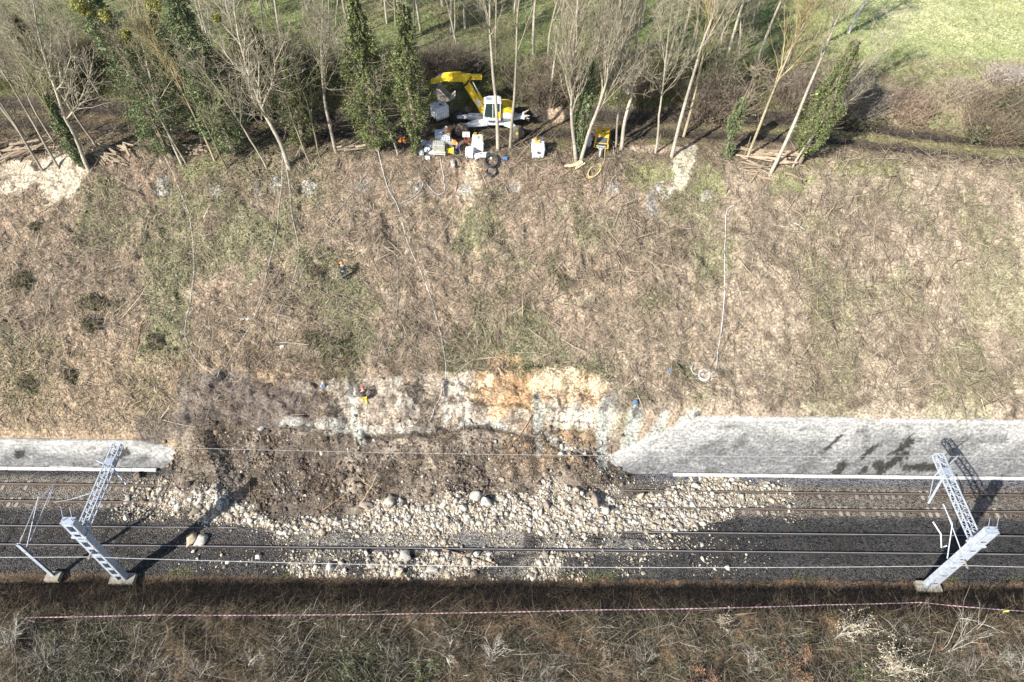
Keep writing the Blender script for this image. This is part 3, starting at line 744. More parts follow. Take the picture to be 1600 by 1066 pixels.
def rubble_points(rs, n):
    out = []
    while sum(len(o) for o in out) < n:
        m = 60000; X = rs.uniform(-31, 24, m); Y = rs.uniform(20.9, 31.5, m)
        rt = np.interp(X, RT[0], RT[1], left=0, right=0); rb = np.interp(X, RB[0], RB[1], left=99, right=99); nz = fbm(X, Y, 2.0, 4, 91); n6 = fbm(X, Y, 2.4, 5, 92, .6)
        d = ss(-.1, .45, rt-Y+n6*2.0)*(1-.93*ss(.28, .42, fbm(X, Y, 1.9, 4, 93)))*ss(-.5, .35, Y-rb+nz*.9)*(1-.5*ss(0, .4, -nz))
        up = ss(-28, -24, X)*(1-ss(10, 14, X))*ss(26, 27, Y)*.03*(.3+ss(-.1, .4, nz)); d = np.maximum(d, up)
        low = ss(-16, -12.5, X+nz*3)*(1-ss(2.5, 8, X+nz*3))*ss(20.9, 21.3, Y)*(1-ss(22.9, 23.15, Y))*ss(-.25, .25, nz)*.85
        low = np.maximum(low, ss(-27, -20, X)*(1-ss(9, 22, X))*ss(21.2, 21.6, Y)*(1-ss(25.5, 26, Y))*.035*(1+nz*2))
        mid = ss(-20, -12, X+nz*3)*(1-ss(10, 15, X+nz*3))*ss(23.3, 23.5, Y)*(1-ss(25.2, 25.6, Y))*.22*ss(-.1, .4, nz+.1)
        far = ss(11, 13, X)*(1-ss(15, 26, X))*ss(25.3, 26, Y)*(1-ss(29.0, 29.6, Y))*.2*ss(-.2, .4, nz+.1); d = d*(1-.8*ss(13, 20, X+nz*3))
        lft = ss(-30.5, -29, X)*(1-ss(-27, -25, X))*ss(25, 25.4, Y)*(1-ss(28.6, 29.2, Y))*.12
        d = np.maximum.reduce([d, low, mid, far, lft])
        d = d*np.where(abs(Y-23.15) < .09, .12, 1)*np.where((abs(Y-24.657) < .09) & ((X < -9+nz*5) | (X > 8+nz*5)), .12, 1)
        k = rs.rand(m) < d; out.append(np.stack([X[k], Y[k]], 1))
    return np.concatenate(out)[:n]
def rubble():
    rs = RK
    N = 38000; q = rubble_points(rs, N); s = .043*np.exp(rs.normal(0, .62, N)); s = np.clip(s, .025, .22)
    Vs = []; Fs = []; Cs = []; o = 0; col = stone_cols(rs, N); z = zat(q[:, 0], q[:, 1])
    ang = rs.uniform(0, 6.28, N); kind = rs.randint(0, len(PEBS), N)
    for k in range(len(PEBS)):
        v, f = PEBS[k]; ix = np.where(kind == k)[0]
        c, sn = np.cos(ang[ix]), np.sin(ang[ix])
        vv = v[None]*s[ix][:, None, None]*np.array([1.15, .95, .8]); X = vv[..., 0]*c[:, None]-vv[..., 1]*sn[:, None]; Y = vv[..., 0]*sn[:, None]+vv[..., 1]*c[:, None]
        W = np.stack([X+q[ix, 0:1], Y+q[ix, 1:2], vv[..., 2]+(z[ix]+s[ix]*.35)[:, None]], -1)
        Vs.append(W.reshape(-1, 3)); Fs.append((f[None]+(np.arange(len(ix))*len(v))[:, None, None]).reshape(-1, 3)+o); Cs.append(np.repeat(col[ix], len(v), 0)); o += len(ix)*len(v)
    tag(mesh_arrays('broken_stone', np.concatenate(Vs), np.concatenate(Fs), STONE, np.concatenate(Cs)), kind='stuff')
    # the larger blocks, each a thing
    protos = []
    for j in range(18):
        v, f = ROCKS[j % 9]; c = stone_cols(rs, 1)[0]
        me = mesh_arrays('rubble_block', v, f, STONE, np.repeat(c[None], len(v), 0)).data; protos.append(me)
    for o_ in [o_ for o_ in COL.objects if o_.name.startswith('rubble_block')]: bpy.data.objects.remove(o_)
    def block(x, y, r, label, grp, sq=.75):
        o_ = bpy.data.objects.new('rubble_block', protos[rs.randint(0, 18)]); COL.objects.link(o_)
        o_.scale = (r*rs.uniform(.85, 1.25), r*rs.uniform(.8, 1.1), r*sq*rs.uniform(.8, 1.1)); o_.rotation_euler = (rs.uniform(-.3, .3), rs.uniform(-.3, .3), rs.uniform(0, 6.28))
        o_.location = (x, y, float(zat(x, y))+r*.3); return tag(o_, label, 'rubble block', grp)
    q = rubble_points(rs, 272)
    for x, y in q:
        r = float(np.clip(.19*math.exp(rs.normal(0, .36)), .11, .42))
        if y > 25.4: lb, gr = 'pale limestone block in the landslip rubble over the far track', 'limestone blocks on the far track'
        elif y > 23.0: lb, gr = 'pale limestone block lying in the rubble along the near track', 'limestone blocks on the near track'
        else: lb, gr = 'pale limestone block on the dark ballast this side of the near track', 'limestone blocks on the near ballast'
        block(x, y, r, lb, gr)
    big = [(302, 842, .42, 'long mossy grey boulder lying between the rails left of the slide', .6), (318, 845, .36, 'squarish pale boulder between the rails next to a mossy one', .8),
           (930, 785, .50, 'large grey boulder at the top of the white rubble right of centre', .8), (945, 800, .34, 'mid-sized pale boulder below the large grey boulder', .8), (742, 777, .52, 'largest white boulder below the brown debris at centre right', .8), (760, 785, .42, 'white boulder leaning on the largest white boulder', .8), (712, 785, .28, 'rounded white stone left of the largest white boulder', .9),
           (575, 792, .40, 'pale boulder with dark earth behind it at the debris toe', .7), (610, 780, .36, 'white boulder half buried at the debris toe', .7), (633, 868, .46, 'flat pale boulder below the near track rail', .5), (515, 888, .32, 'white boulder at the left end of the stones below the near track', .8),
           (733, 870, .30, 'pale cube shaped boulder right of the flat boulder below the near track', .9), (700, 868, .26, 'upright pale stone beside the branch on the near track', 1.0), (740, 897, .34, 'pale boulder against the dark verge below the near track', .7), (625, 898, .36, 'pale boulder nearest the dark verge under the flat boulder', .6), (215, 745, .34, 'white block beside the dark pit at the left end of the slide', .8), (197, 810, .22, 'lone white stone between the tracks near the left mast', .8), (410, 670, .25, 'pale stone sitting on the dark debris at the left', .8), (505, 833, .26, 'pale block against the near rail left of centre', .8), (905, 795, .28, 'grey block left of the large grey boulder', .8),
           (1085, 760, .30, 'pale block at the right end of the rubble by the wall', .7), (1000, 778, .34, 'cream block at the foot of the debris right of the large boulder', .8)]
    for px, py, r, lb, sq in big:
        p = P(px, py); block(p[0], p[1], r*1.3, lb, 'named boulders of the landslip', sq)
rubble()
def grit():
    rs = np.random.RandomState(63); q = rubble_points(rs, 70000); n = len(q); z = zat(q[:, 0], q[:, 1])+.015; c = np.stack([q[:, 0], q[:, 1], z], 1)
    u = rdir(rs, n); v = np.cross(u, rdir(rs, n)); v /= np.linalg.norm(v, axis=1, keepdims=True)+1e-6; s = .03*np.exp(rs.normal(0, .4, (n, 1)))
    V, F, C = prism_arrays(c-u*s, c+u*s, s[:, 0], s[:, 0]*.7, stone_cols(rs, n)*np.array([.88, .85, .78]), 4); tag(mesh_arrays('stone_grit', V, F, STONE, C), kind='stuff')
grit()
def clods():
    rs = np.random.RandomState(61); X = rs.uniform(-31, 13, 60000); Y = rs.uniform(25, 32.4, 60000)
    k = rs.rand(60000) < slide_w(X)*ss(-.3, .5, Y-np.interp(X, RT[0], RT[1])+.8*fbm(X, Y, 2, 3, 94))*(.04+.3*ss(.08, .4, fbm(X, Y, 1.7, 4, 61)))*(1-.8*ss(30.6, 31.4, Y))
    X = X[k]; Y = Y[k]; N = len(X); z = zat(X, Y); s = np.clip(.07*np.exp(rs.normal(0, .5, N)), .03, .28); ang = rs.uniform(0, 6.28, N); kind = rs.randint(0, len(PEBS), N)
    pal = np.array([(.12, .095, .075), (.09, .072, .06), (.17, .13, .10), (.22, .17, .125), (.14, .12, .105)]); col = pal[rs.randint(0, 5, N)]*rs.uniform(.7, 1.2, (N, 1)); Vs = []; Fs = []; Cs = []; o = 0
    for q in range(len(PEBS)):
        v, f = PEBS[q]; ix = np.where(kind == q)[0]; c, sn = np.cos(ang[ix]), np.sin(ang[ix]); vv = v[None]*s[ix][:, None, None]*np.array([1.2, .95, .75])
        W = np.stack([vv[..., 0]*c[:, None]-vv[..., 1]*sn[:, None]+X[ix][:, None], vv[..., 0]*sn[:, None]+vv[..., 1]*c[:, None]+Y[ix][:, None], vv[..., 2]+(z[ix]+s[ix]*.3)[:, None]], -1)
        Vs.append(W.reshape(-1, 3)); Fs.append((f[None]+(np.arange(len(ix))*len(v))[:, None, None]).reshape(-1, 3)+o); Cs.append(np.repeat(col[ix], len(v), 0)); o += len(ix)*len(v)
    tag(mesh_arrays('earth_clods', np.concatenate(Vs), np.concatenate(Fs), STONE, np.concatenate(Cs)), kind='stuff')
clods()
# ------------------------------------------------------------------ slope litter and low plants (uncountable)
LR = np.random.RandomState(5)
def area_pts(rs, n, x0, x1, y0, y1, dens):
    out = []; c = 0
    while c < n:
        X = rs.uniform(x0, x1, n*2); Y = rs.uniform(y0, y1, n*2); k = rs.rand(n*2) < dens(X, Y)
        out.append(np.stack([X[k], Y[k]], 1)); c += int(k.sum())
    return np.concatenate(out)[:n]
def litter(name, n, x0, x1, y0, y1, dens, pal, Lm, r, lift=.5, seed=0, leanz=.25):
    rs = np.random.RandomState(seed); q = area_pts(rs, n, x0, x1, y0, y1, dens)
    z = zat(q[:, 0], q[:, 1]); nm = normal_at(q[:, 0], q[:, 1])
    d = rdir(rs, n); d = d-nm*np.sum(d*nm, 1, keepdims=True); d /= np.linalg.norm(d, axis=1, keepdims=True)+1e-6
    d = d+nm*np.abs(rs.normal(0, leanz, (n, 1))); d /= np.linalg.norm(d, axis=1, keepdims=True)
    L = np.clip(Lm*np.exp(rs.normal(0, .55, n)), .08, Lm*4)[:, None]
    p = np.stack([q[:, 0], q[:, 1], z], 1)+nm*(rs.uniform(0, .06, (n, 1))*lift)
    rr = r*np.exp(rs.normal(0, .35, n))
    pal = np.array(pal); col = pal[rs.randint(0, len(pal), n)]*rs.uniform(.7, 1.25, (n, 1))
    mid = p+d*L*.5+rs.normal(0, .06, (n, 3))*L
    V, F, C = join(prism_arrays(p, mid, rr, rr*.8, col), prism_arrays(mid, mid+d*L*.5+rs.normal(0, .05, (n, 3))*L, rr*.8, rr*.3, col))
    return tag(mesh_arrays(name, V, F, TWIG, C), kind='stuff')
STRAW = [(.43, .36, .26), (.37, .30, .22), (.30, .245, .175), (.24, .19, .14), (.18, .145, .11), (.35, .305, .24), (.11, .09, .07), (.50, .44, .335), (.22, .21, .12)]
def dslope(X, Y):
    sw = slide_w(X)
    lo = np.where(X < -25, 31.6, 33.2); lo = lo*(1-sw)+35.0*sw
    return (1-.92*bare(X, Y))*ss(0, .6, Y-lo)*(1-ss(51.5, 53.5, Y))*(.55+.45*ss(-.3, .3, fbm(X, Y, 3, 3, 101)))
litter('brush_litter', 150000, -46, 50, 31, 53.5, dslope, STRAW, .34, .015, seed=31)
litter('cut_brushwood', 9000, -46, 50, 32, 54, lambda X, Y: dslope(X, Y)*ss(-.15, .4, fbm(X, Y, 6, 4, 102))+dslope(X, Y)*.12, [(.36, .29, .21), (.28, .21, .16), (.20, .15, .12), (.42, .35, .26)], 1.0, .02, seed=32, lift=2)
litter('debris_twigs', 9000, -31, 13, 24.8, 36, lambda X, Y: slide_w(X)*ss(-.1, .8, Y-np.interp(X, RT[0], RT[1])+.5*fbm(X, Y, 1.5, 3, 99))*(.2+ss(-.05, .35, fbm(X, Y, 2.4, 4, 103))), [(.19, .14, .10), (.27, .20, .14), (.10, .08, .06), (.07, .055, .042), (.33, .26, .18)], .45, .014, seed=33, lift=3, leanz=.4)
litter('bench_litter', 16000, -46, 50, 51, 57.5, lambda X, Y: (1-.95*bare(X, Y))*(1-.93*np.maximum(np.exp(-((Y-RUT1(X))/.65)**4), np.exp(-((Y-RUT2(X))/.65)**4))), [(.20, .15, .11), (.28, .22, .15), (.12, .09, .07), (.17, .16, .07)], .4, .017, seed=34)
def leaves(name, n, x0, x1, y0, y1, dens, pal, size, hmax, seed, mat=None):
    rs = np.random.RandomState(seed); q = area_pts(rs, n, x0, x1, y0, y1, dens)
    z = zat(q[:, 0], q[:, 1])+rs.uniform(0, 1, n)**1.5*hmax
    c = np.stack([q[:, 0], q[:, 1], z], 1); u = rdir(rs, n); u[:, 2] *= .6; v = np.cross(u, rdir(rs, n)); v /= np.linalg.norm(v, axis=1, keepdims=True)+1e-6
    s = size*np.exp(rs.normal(0, .35, (n, 1))); pal = np.array(pal); col = pal[rs.randint(0, len(pal), n)]*rs.uniform(.7, 1.3, (n, 1))
    V, F, C = quad_arrays(c, u*s, v*s*.6, col)
    return tag(mesh_arrays(name, V, F, mat or LEAF, C), kind='stuff')
GREENS = [(.12, .165, .055), (.15, .185, .07), (.09, .13, .045), (.19, .20, .09), (.14, .15, .07)]
leaves('creeping_greenery', 52000, -46, 50, 33, 52, lambda X, Y: dslope(X, Y)*ss(.05, .42, fbm(X, Y, 5, 5, 31)), GREENS, .06, .15, 41)
leaves('bramble_leaves', 11000, -46, 16, 33, 51, lambda X, Y: dslope(X, Y)*ss(.2, .6, fbm(X, Y, 2.4, 5, 104)), [(.11, .13, .05), (.14, .16, .065), (.09, .11, .045)], .06, .3, 42)
# grass of the field and of the bank behind the access track
def blades(name, n, x0, x1, y0, y1, dens, pal, hgt, r, seed, mat=None, lean=.5):
    rs = np.random.RandomState(seed); q = area_pts(rs, n, x0, x1, y0, y1, dens)
    p = np.stack([q[:, 0], q[:, 1], zat(q[:, 0], q[:, 1])-.02], 1)
    d = rs.normal(0, lean, (n, 3)); d[:, 2] = 1; h = hgt*np.exp(rs.normal(0, .4, (n, 1)))
    pal = np.array(pal); col = pal[rs.randint(0, len(pal), n)]*rs.uniform(.75, 1.25, (n, 1))
    V, F, C = prism_arrays(p, p+d*h, r, r*.2, col)
    return tag(mesh_arrays(name, V, F, mat or TWIG, C), kind='stuff')
blades('field_grass', 45000, -60, 29, 61, 90, lambda X, Y: .4+.6*ss(-.2, .3, fbm(X, Y, 3, 3, 105)), [(.17, .23, .075), (.20, .25, .09), (.26, .25, .14), (.14, .17, .06), (.22, .18, .115)], .3, .026, 51, lean=.8)
blades('meadow_grass', 34000, 28, 68, 61, 90, lambda X, Y: .4+.6*ss(-.2, .3, fbm(X, Y, 3, 3, 105)), [(.27, .33, .12), (.36, .39, .18), (.42, .42, .23), (.30, .33, .13)], .16, .028, 60, lean=.9)
blades('bank_undergrowth', 34000, -50, 29, 57.2, 63.5, lambda X, Y: ss(57.5, 58.3, Y-RUT1(X)+57)*(.3+.7*ss(-.3, .3, fbm(X, Y, 3, 4, 106))), [(.21, .175, .11), (.27, .23, .15), (.17, .17, .08), (.19, .22, .085), (.15, .175, .065)], .6, .02, 52, lean=.55)
leaves('bank_foliage', 36000, -50, 29, 57.5, 64, lambda X, Y: ss(57.8, 58.6, Y-RUT1(X)+57)*ss(-.1, .35, fbm(X, Y, 4, 4, 107)), [(.17, .215, .07), (.23, .26, .09), (.14, .175, .06), (.24, .24, .11)], .075, .8, 53)
blades('bank_tussocks', 15000, 25, 52, 56.2, 64.5, lambda X, Y: ss(57.8, 58.4, Y-RUT1(X)+57)*(.2+.8*ss(-.2, .3, fbm(X, Y, 2, 4, 112))), [(.44, .36, .26), (.36, .29, .21), (.50, .43, .31), (.27, .29, .12), (.24, .20, .14)], .28, .016, 58, lean=.8)
# near bank
blades('dry_undergrowth', 52000, -34, 36, 9, 17.9, lambda X, Y: .25+.75*ss(-.3, .3, fbm(X, Y, 2, 4, 108)), [(.24, .17, .105), (.17, .12, .075), (.34, .27, .18), (.11, .08, .055), (.10, .115, .055)], .32, .012, 54, lean=.9)
blades('bank_grass', 16000, -36, 38, 17.3, 21.0, lambda X, Y: .3+.7*ss(-.3, .3, fbm(X, Y, 1.5, 3, 109)), [(.16, .12, .08), (.22, .16, .11), (.10, .075, .05), (.28, .21, .14)], .26, .012, 55, lean=1.0)
leaves('near_weeds', 26000, -34, 36, 9, 16.5, lambda X, Y: ss(.0, .4, fbm(X, Y, 4, 4, 24))*(1-ss(14, 16.5, Y+fbm(X, Y, 3, 2, 110)*2)), [(.10, .12, .055), (.13, .14, .08), (.15, .14, .09)], .05, .35, 56)
litter('undergrowth_tangle', 24000, -34, 36, 9, 17.6, lambda X, Y: (.2+.8*ss(-.2, .3, fbm(X, Y, 2.5, 4, 111)))*(1-.6*ss(15.5, 17.5, Y)), [(.30, .27, .21), (.18, .155, .12), (.42, .38, .31), (.10, .085, .065), (.10, .11, .06)],   .7, .011, seed=57, lift=6, leanz=.8)
# ------------------------------------------------------------------ trees
def grow_tree(seed, height, r0, fork=.45, spread=.55, lean=(0, 0), dens=1.0, twig=1.0, stems=1, wob=.06):
    """returns (wood segments, twig segments): arrays p0, p1, r0, r1"""
    rs = np.random.RandomState(seed); wood = []; tw = []
    def branch(p, d, L, r, lvl):
        n = max(3, int(L/(.9 if lvl == 0 else .5))); step = L/n; q = p.copy(); d = d.copy()
        for i in range(n):
            d = d+rs.normal(0, wob+.05*lvl, 3)+np.array([0, 0, .05 if lvl else .02]); d /= np.linalg.norm(d)
            q2 = q+d*step; ra = r*(1-.78*i/n); rb = r*(1-.78*(i+1)/n)
            (wood if (lvl < 2 or ra > .03) else tw).append((q, q2, max(ra, .011), max(rb, .009)))
            f = (i+1)/n
            if lvl == 0:
                if f > fork and rs.rand() < .85*dens: sub(q2, d, L*(1.05-f)*.55+1.2, rb*.62, 1)
                if f > fork and rs.rand() < .45*dens: sub(q2, d, L*(1.05-f)*.4+.9, rb*.5, 1)
                if f <= fork and rs.rand() < .22*dens: sub(q2, d, rs.uniform(.6, 1.8), .022, 2)
            elif lvl == 1:
                for _ in range(rs.poisson(1.5*dens)): sub(q2, d, L*(1.1-f)*.5+.5, rb*.55, 2)
            elif lvl == 2:
                for _ in range(rs.poisson(1.15*twig)): sub(q2, d, rs.uniform(.35, .95), .012, 3)
            q = q2
    def sub(p, d, L, r, lvl):
        a = rdir(rs, 1)[0]; a = a-d*(a@d); a /= np.linalg.norm(a)+1e-6
        s = spread*rs.uniform(.7, 1.4)*(1.0 if lvl < 3 else 1.3); e = d*math.cos(s)+a*math.sin(s); e[2] += .12; e /= np.linalg.norm(e)
        branch(p, e, L, max(r, .012), lvl)
    for k in range(stems):
        a = rs.uniform(0, 6.28) if stems > 2 else (0.2+math.pi*k); o = .0 if stems == 1 else .16
        d = np.array([lean[0]+(.17*math.cos(a) if stems > 1 else 0), lean[1]+(.10*math.sin(a) if stems > 1 else 0), 1.0]); d /= np.linalg.norm(d)
        branch(np.array([o*math.cos(a), o*math.sin(a), -.25]), d, height*rs.uniform(.85, 1.0) if stems > 1 else height, r0, 0)
    return wood, tw
def segs(l):
    return np.array([s[0] for s in l]), np.array([s[1] for s in l]), np.array([s[2] for s in l]), np.array([s[3] for s in l])
BARKS = {'grey': ((.29, .26, .205), (.33, .295, .21)), 'pale': ((.40, .365, .295), (.38, .34, .25)), 'yellow': ((.35, .30, .20), (.40, .335, .18)), 'dark': ((.19, .17, .12), (.25, .24, .135)), 'white': ((.62, .61, .58), (.50, .47, .42))}
def ivy_leaves(seed, h0, h1, rad, n, axis, pal, size=.07):
    """leaf quads in clumps around the stem; axis(h)->(x,y), rad(t)->radius"""
    rs = np.random.RandomState(seed); t = rs.rand(n)**.85; h = h0+(h1-h0)*t; ang = rs.uniform(0, 6.28, n)
    lump = 1+.75*fbm(ang*1.6+seed, h, 1.1, 3, seed % 50)+.4*fbm(np.cos(ang)*2, h+np.sin(ang)*2, .5, 2, 5)
    r = rad(t)*lump*np.sqrt(rs.uniform(.35, 1.0, n))
    ax = axis(h); c = np.stack([ax[0]+r*np.cos(ang), ax[1]+r*np.sin(ang), h], 1)
    gap = fbm(ang*2+3, h*1.3, .8, 3, (seed+9) % 50) > -.2
    c = c[gap]; n = len(c); u = rdir(rs, n); v = np.cross(u, rdir(rs, n)); v /= np.linalg.norm(v, axis=1, keepdims=True)+1e-6
    s = size*np.exp(rs.normal(0, .3, (n, 1))); pal = np.array(pal); col = pal[rs.randint(0, len(pal), n)]*rs.uniform(.7, 1.3, (n, 1))
    return quad_arrays(c, u*s, v*s*.75, col)
IVYP = [(.11, .155, .065), (.15, .195, .085), (.08, .12, .05), (.19, .22, .10), (.13, .165, .08)]
IVYY = [(.125, .155, .055), (.16, .185, .07), (.09, .12, .045), (.20, .21, .085), (.11, .14, .05)]
def tree_meshes(name, wood, tw, bark):
    c0, c1 = BARKS[bark]; a = segs(wood); rs = np.random.RandomState(3)
    def cc(n, c): return np.array(c)*rs.uniform(.75, 1.2, (n, 1))
    t = np.clip(a[2]/.12, 0, 1)[:, None]; col = (np.array(c0)*t+np.array(c1)*(1-t))*rs.uniform(.8, 1.15, (len(t), 1))
    big = a[2] > .045
    parts = [prism_arrays(a[0][big], a[1][big], a[2][big], a[3][big], col[big], 7), prism_arrays(a[0][~big], a[1][~big], a[2][~big], a[3][~big], col[~big], 4)]
    tr = join(*[p for p in parts if len(p[0])])
    b = segs(tw); cr = prism_arrays(b[0], b[1], b[2], b[3], cc(len(b[0]), c1), 3)
    return tr, cr
TREES = {}
def tree_kind(key, **k):
    bark = k.pop('bark'); wood, tw = grow_tree(**k); tr, cr = tree_meshes(key, wood, tw, bark)
    a = mesh_arrays('trunk', tr[0], tr[1], BARK, tr[2]); b = mesh_arrays('crown', cr[0], cr[1], TWIG, cr[2])
    TREES[key] = (a.data, b.data); bpy.data.objects.remove(a); bpy.data.objects.remove(b)
tree_kind('tall_a', seed=1, height=17, r0=.19, fork=.36, spread=.6, dens=1.05, twig=1.5, bark='grey')
tree_kind('tall_b', seed=2, height=16.5, r0=.21, fork=.32, spread=.65, twig=1.5, bark='pale')
tree_kind('tall_c', seed=3, height=18, r0=.17, fork=.36, spread=.55, twig=1.4, bark='yellow')
tree_kind('thin_a', seed=4, height=13, r0=.10, fork=.3, spread=.6, dens=.8, twig=1.3, bark='grey')
tree_kind('thin_b', seed=5, height=14, r0=.11, fork=.35, spread=.55, dens=.8, twig=1.3, bark='pale')
tree_kind('thin_c', seed=6, height=10, r0=.08, fork=.25, spread=.6, dens=.8, bark='dark')
tree_kind('vee', seed=7, wob=.03, height=18, r0=.17, fork=.25, spread=.27, twig=1.3, stems=2, dens=1.0, bark='pale')
tree_kind('bushy', seed=8, height=6.5, r0=.07, fork=.12, spread=.6, stems=4, dens=.9, bark='dark')
tree_kind('bushy_pale', seed=9, height=6.0, r0=.06, fork=.12, spread=.6, stems=4, dens=.9, bark='grey')
tree_kind('pole', seed=21, wob=.022, height=18, r0=.17, fork=.42, spread=.42, dens=.75, twig=1.4, bark='pale')
tree_kind('pole_dark', seed=22, wob=.022, height=17, r0=.13, fork=.45, spread=.4, dens=.7, twig=1.3, bark='grey')
tree_kind('pole_yellow', seed=23, wob=.022, height=18, r0=.15, fork=.38, spread=.45, dens=.8, twig=1.4, bark='yellow')
tree_kind('white', seed=10, height=9, r0=.2, fork=.33, spread=.75, dens=1.0, bark='white')
def plant_tree(kind, px, py, label, group, lean=(0, 0), s=1.0, rz=0.0, at=None, name='bare_tree', cat='tree'):
    p = P(px, py) if at is None else np.array([at[0], at[1], float(zat(at[0], at[1]))])
    r = empty(name, tuple(p), label, cat, group, rz); r.scale = (s, s, s)
    d = Vector((lean[0], lean[1], 1)).normalized()
    r.rotation_mode = 'QUATERNION'; r.rotation_quaternion = Vector((0, 0, 1)).rotation_difference(d) @ Matrix.Rotation(rz, 3, 'Z').to_quaternion()
    for nm, me in zip(('trunk', 'crown'), TREES[kind]):
        o = bpy.data.objects.new(nm, me); COL.objects.link(o); o.parent = r
    return r
EG = 'bare trees along the crest of the slope'
crest = [
 ('thin_a', 8, 250, 'bare grey tree at the far left edge leaning left over the sand', (-.18, .1), 1.1, .3),
 ('pole_dark', 66, 266, 'bare tree standing in the sandy patch leaning left, left of two close trunks', (-.16, .12), .8, 1.1),
 ('pole_dark', 92, 263, 'bare tree with long straight grey trunk rising from the sand at the left', (-.22, .15), .85, 2.0),
 ('thin_b', 84, 222, 'pale crooked tree with forked bare stem behind the sand at the left', (-.1, 0), .8, .7),
 ('tall_b', 138, 264, 'grey tree with forking trunk at the right end of the sand patch', (-.06, .1), .85, 1.7),
 ('thin_c', 131, 258, 'thin dark stem close beside the forking trunk at the right end of the sand', (-.1, .05), 1.2, .2),
 ('thin_a', 150, 228, 'thin bare tree behind the brush pile at the left', (-.12, .05), 1.0, 2.9),
 ('tall_a', 40, 216, 'bare tree in the left thicket behind the sand', (-.1, 0), .8, 4.0),
 ('thin_b', 284, 257, 'thin tree in front of the first ivy column, left of a pair', (-.18, .1), 1.0, 1.0),
 ('thin_a', 291, 256, 'thin tree in front of the first ivy column, right of a pair', (-.12, .05), .9, 3.0),
 ('pole_yellow', 336, 252, 'bare tree with pale trunk just left of the second ivy column', (-.12, .1), .75, 2.2),
 ('thin_c', 355, 266, 'short thin stem at the foot of the second ivy column', (-.08, 0), 1.0, .5),
 ('thin_b', 417, 264, 'slim pale tree between the second ivy column and the large leaning trunk', (-.15, .1), .8, 5.0),
 ('tall_b', 452, 262, 'large pale trunk leaning left with ropes tied to its foot', (-.15, .1), .9, .4),
 ('thin_a', 484, 256, 'thin stem right of the large pale leaning trunk', (-.08, 0), .7, 1.9),
 ('thin_c', 500, 246, 'dark thin stem in the gap left of the brown straight trunk', (-.06, 0), 1.0, 2.6),
 ('tall_a', 526, 240, 'straight brown trunk left of the big conical ivy tree', (0, 0), .85, 3.3),
 ('thin_b', 622, 243, 'crooked thin tree between the big conical ivy tree and the slim ivy column', (-.12, .1), .75, 4.4),
 ('pole', 778, 235, 'tall straight trunk in front of the yellow and white excavator', (0, 0), 1.0, 5.2),
 ('pole_dark', 797, 232, 'slender pale stem beside the tall trunk in front of the excavator', (.0, 0), 1.05, .9),
 ('vee', 904, 252, 'pale tree with two stems in a V and ivy between them', (.0, .05), 1.0, 0.0),
 ('thin_a', 962, 231, 'slender stem right of the yellow compressor', (0, 0), 1.0, 2.4),
 ('tall_b', 970, 234, 'grey trunk right of the yellow compressor', (.04, .05), .85, 3.6),
 ('thin_b', 1024, 239, 'slender branching tree at the left edge of the pale earth scar', (.04, .05), 1.0, 4.9),
 ('pole', 1049, 246, 'tall pale trunk standing on the pale earth scar', (.05, .05), 1.0, .1),
 ('pole_yellow', 1068, 214, 'yellowish lichen covered tree behind the pale earth scar', (.08, .1), .9, 1.4),
 ('pole_yellow', 1166, 250, 'yellowish trunk leaning right at the left end of the log pile', (.14, .1), .9, 2.5),
 ('pole', 1203, 273, 'long pale trunk leaning far right in front of the log pile', (.20, .12), 1.0, 3.9),
 ('thin_b', 1238, 262, 'short stout pale trunk at the right end of the log pile', (.15, .1), .9, 1.2),
]
for kd, px, py, lb, ln, s, rz in crest: plant_tree(kd, px, py, lb, EG, ln, s, rz)
plant_tree('white', 1325, 52, 'white barked tree at the edge of the bright field', None, (.1, 0), 1.0, .6)
# trees of the hedgerow behind the access track
BG = 'bare hedgerow trees behind the access track'
rs = np.random.RandomState(77); i = 0
side = lambda x: 'far left' if x < -28 else 'left' if x < -12 else 'middle' if x < 6 else 'right'
for x in np.linspace(-54, 27, 125):
    y = 57.8+21*rs.rand()**1.2; k = ['thin_a', 'thin_b', 'pole_dark', 'tall_a', 'pole'][rs.randint(0, 5)] if (y > 61.5 or rs.rand() < .45) else ['bushy', 'bushy_pale'][rs.randint(0, 2)]
    nm = {'bushy': 'dark twiggy hedge bush', 'bushy_pale': 'pale twiggy hedge bush', 'thin_a': 'thin grey bare tree', 'thin_b': 'thin pale bare tree', 'tall_a': 'tall grey bare tree', 'pole_dark': 'tall slender grey tree', 'pole': 'tall slender pale tree'}[k]
    plant_tree(k, 0, 0, '%s in the %s of the hedgerow behind the track' % (nm, side(x)), '%s in the %s hedgerow' % (nm, side(x)), (rs.uniform(-.1, .1), 0), rs.uniform(.55, .95), rs.uniform(0, 6.28), at=(x+rs.uniform(-.8, .8), y), name='hedge_bush' if k.startswith('bushy') else 'bare_tree', cat='bush' if k.startswith('bushy') else 'tree')
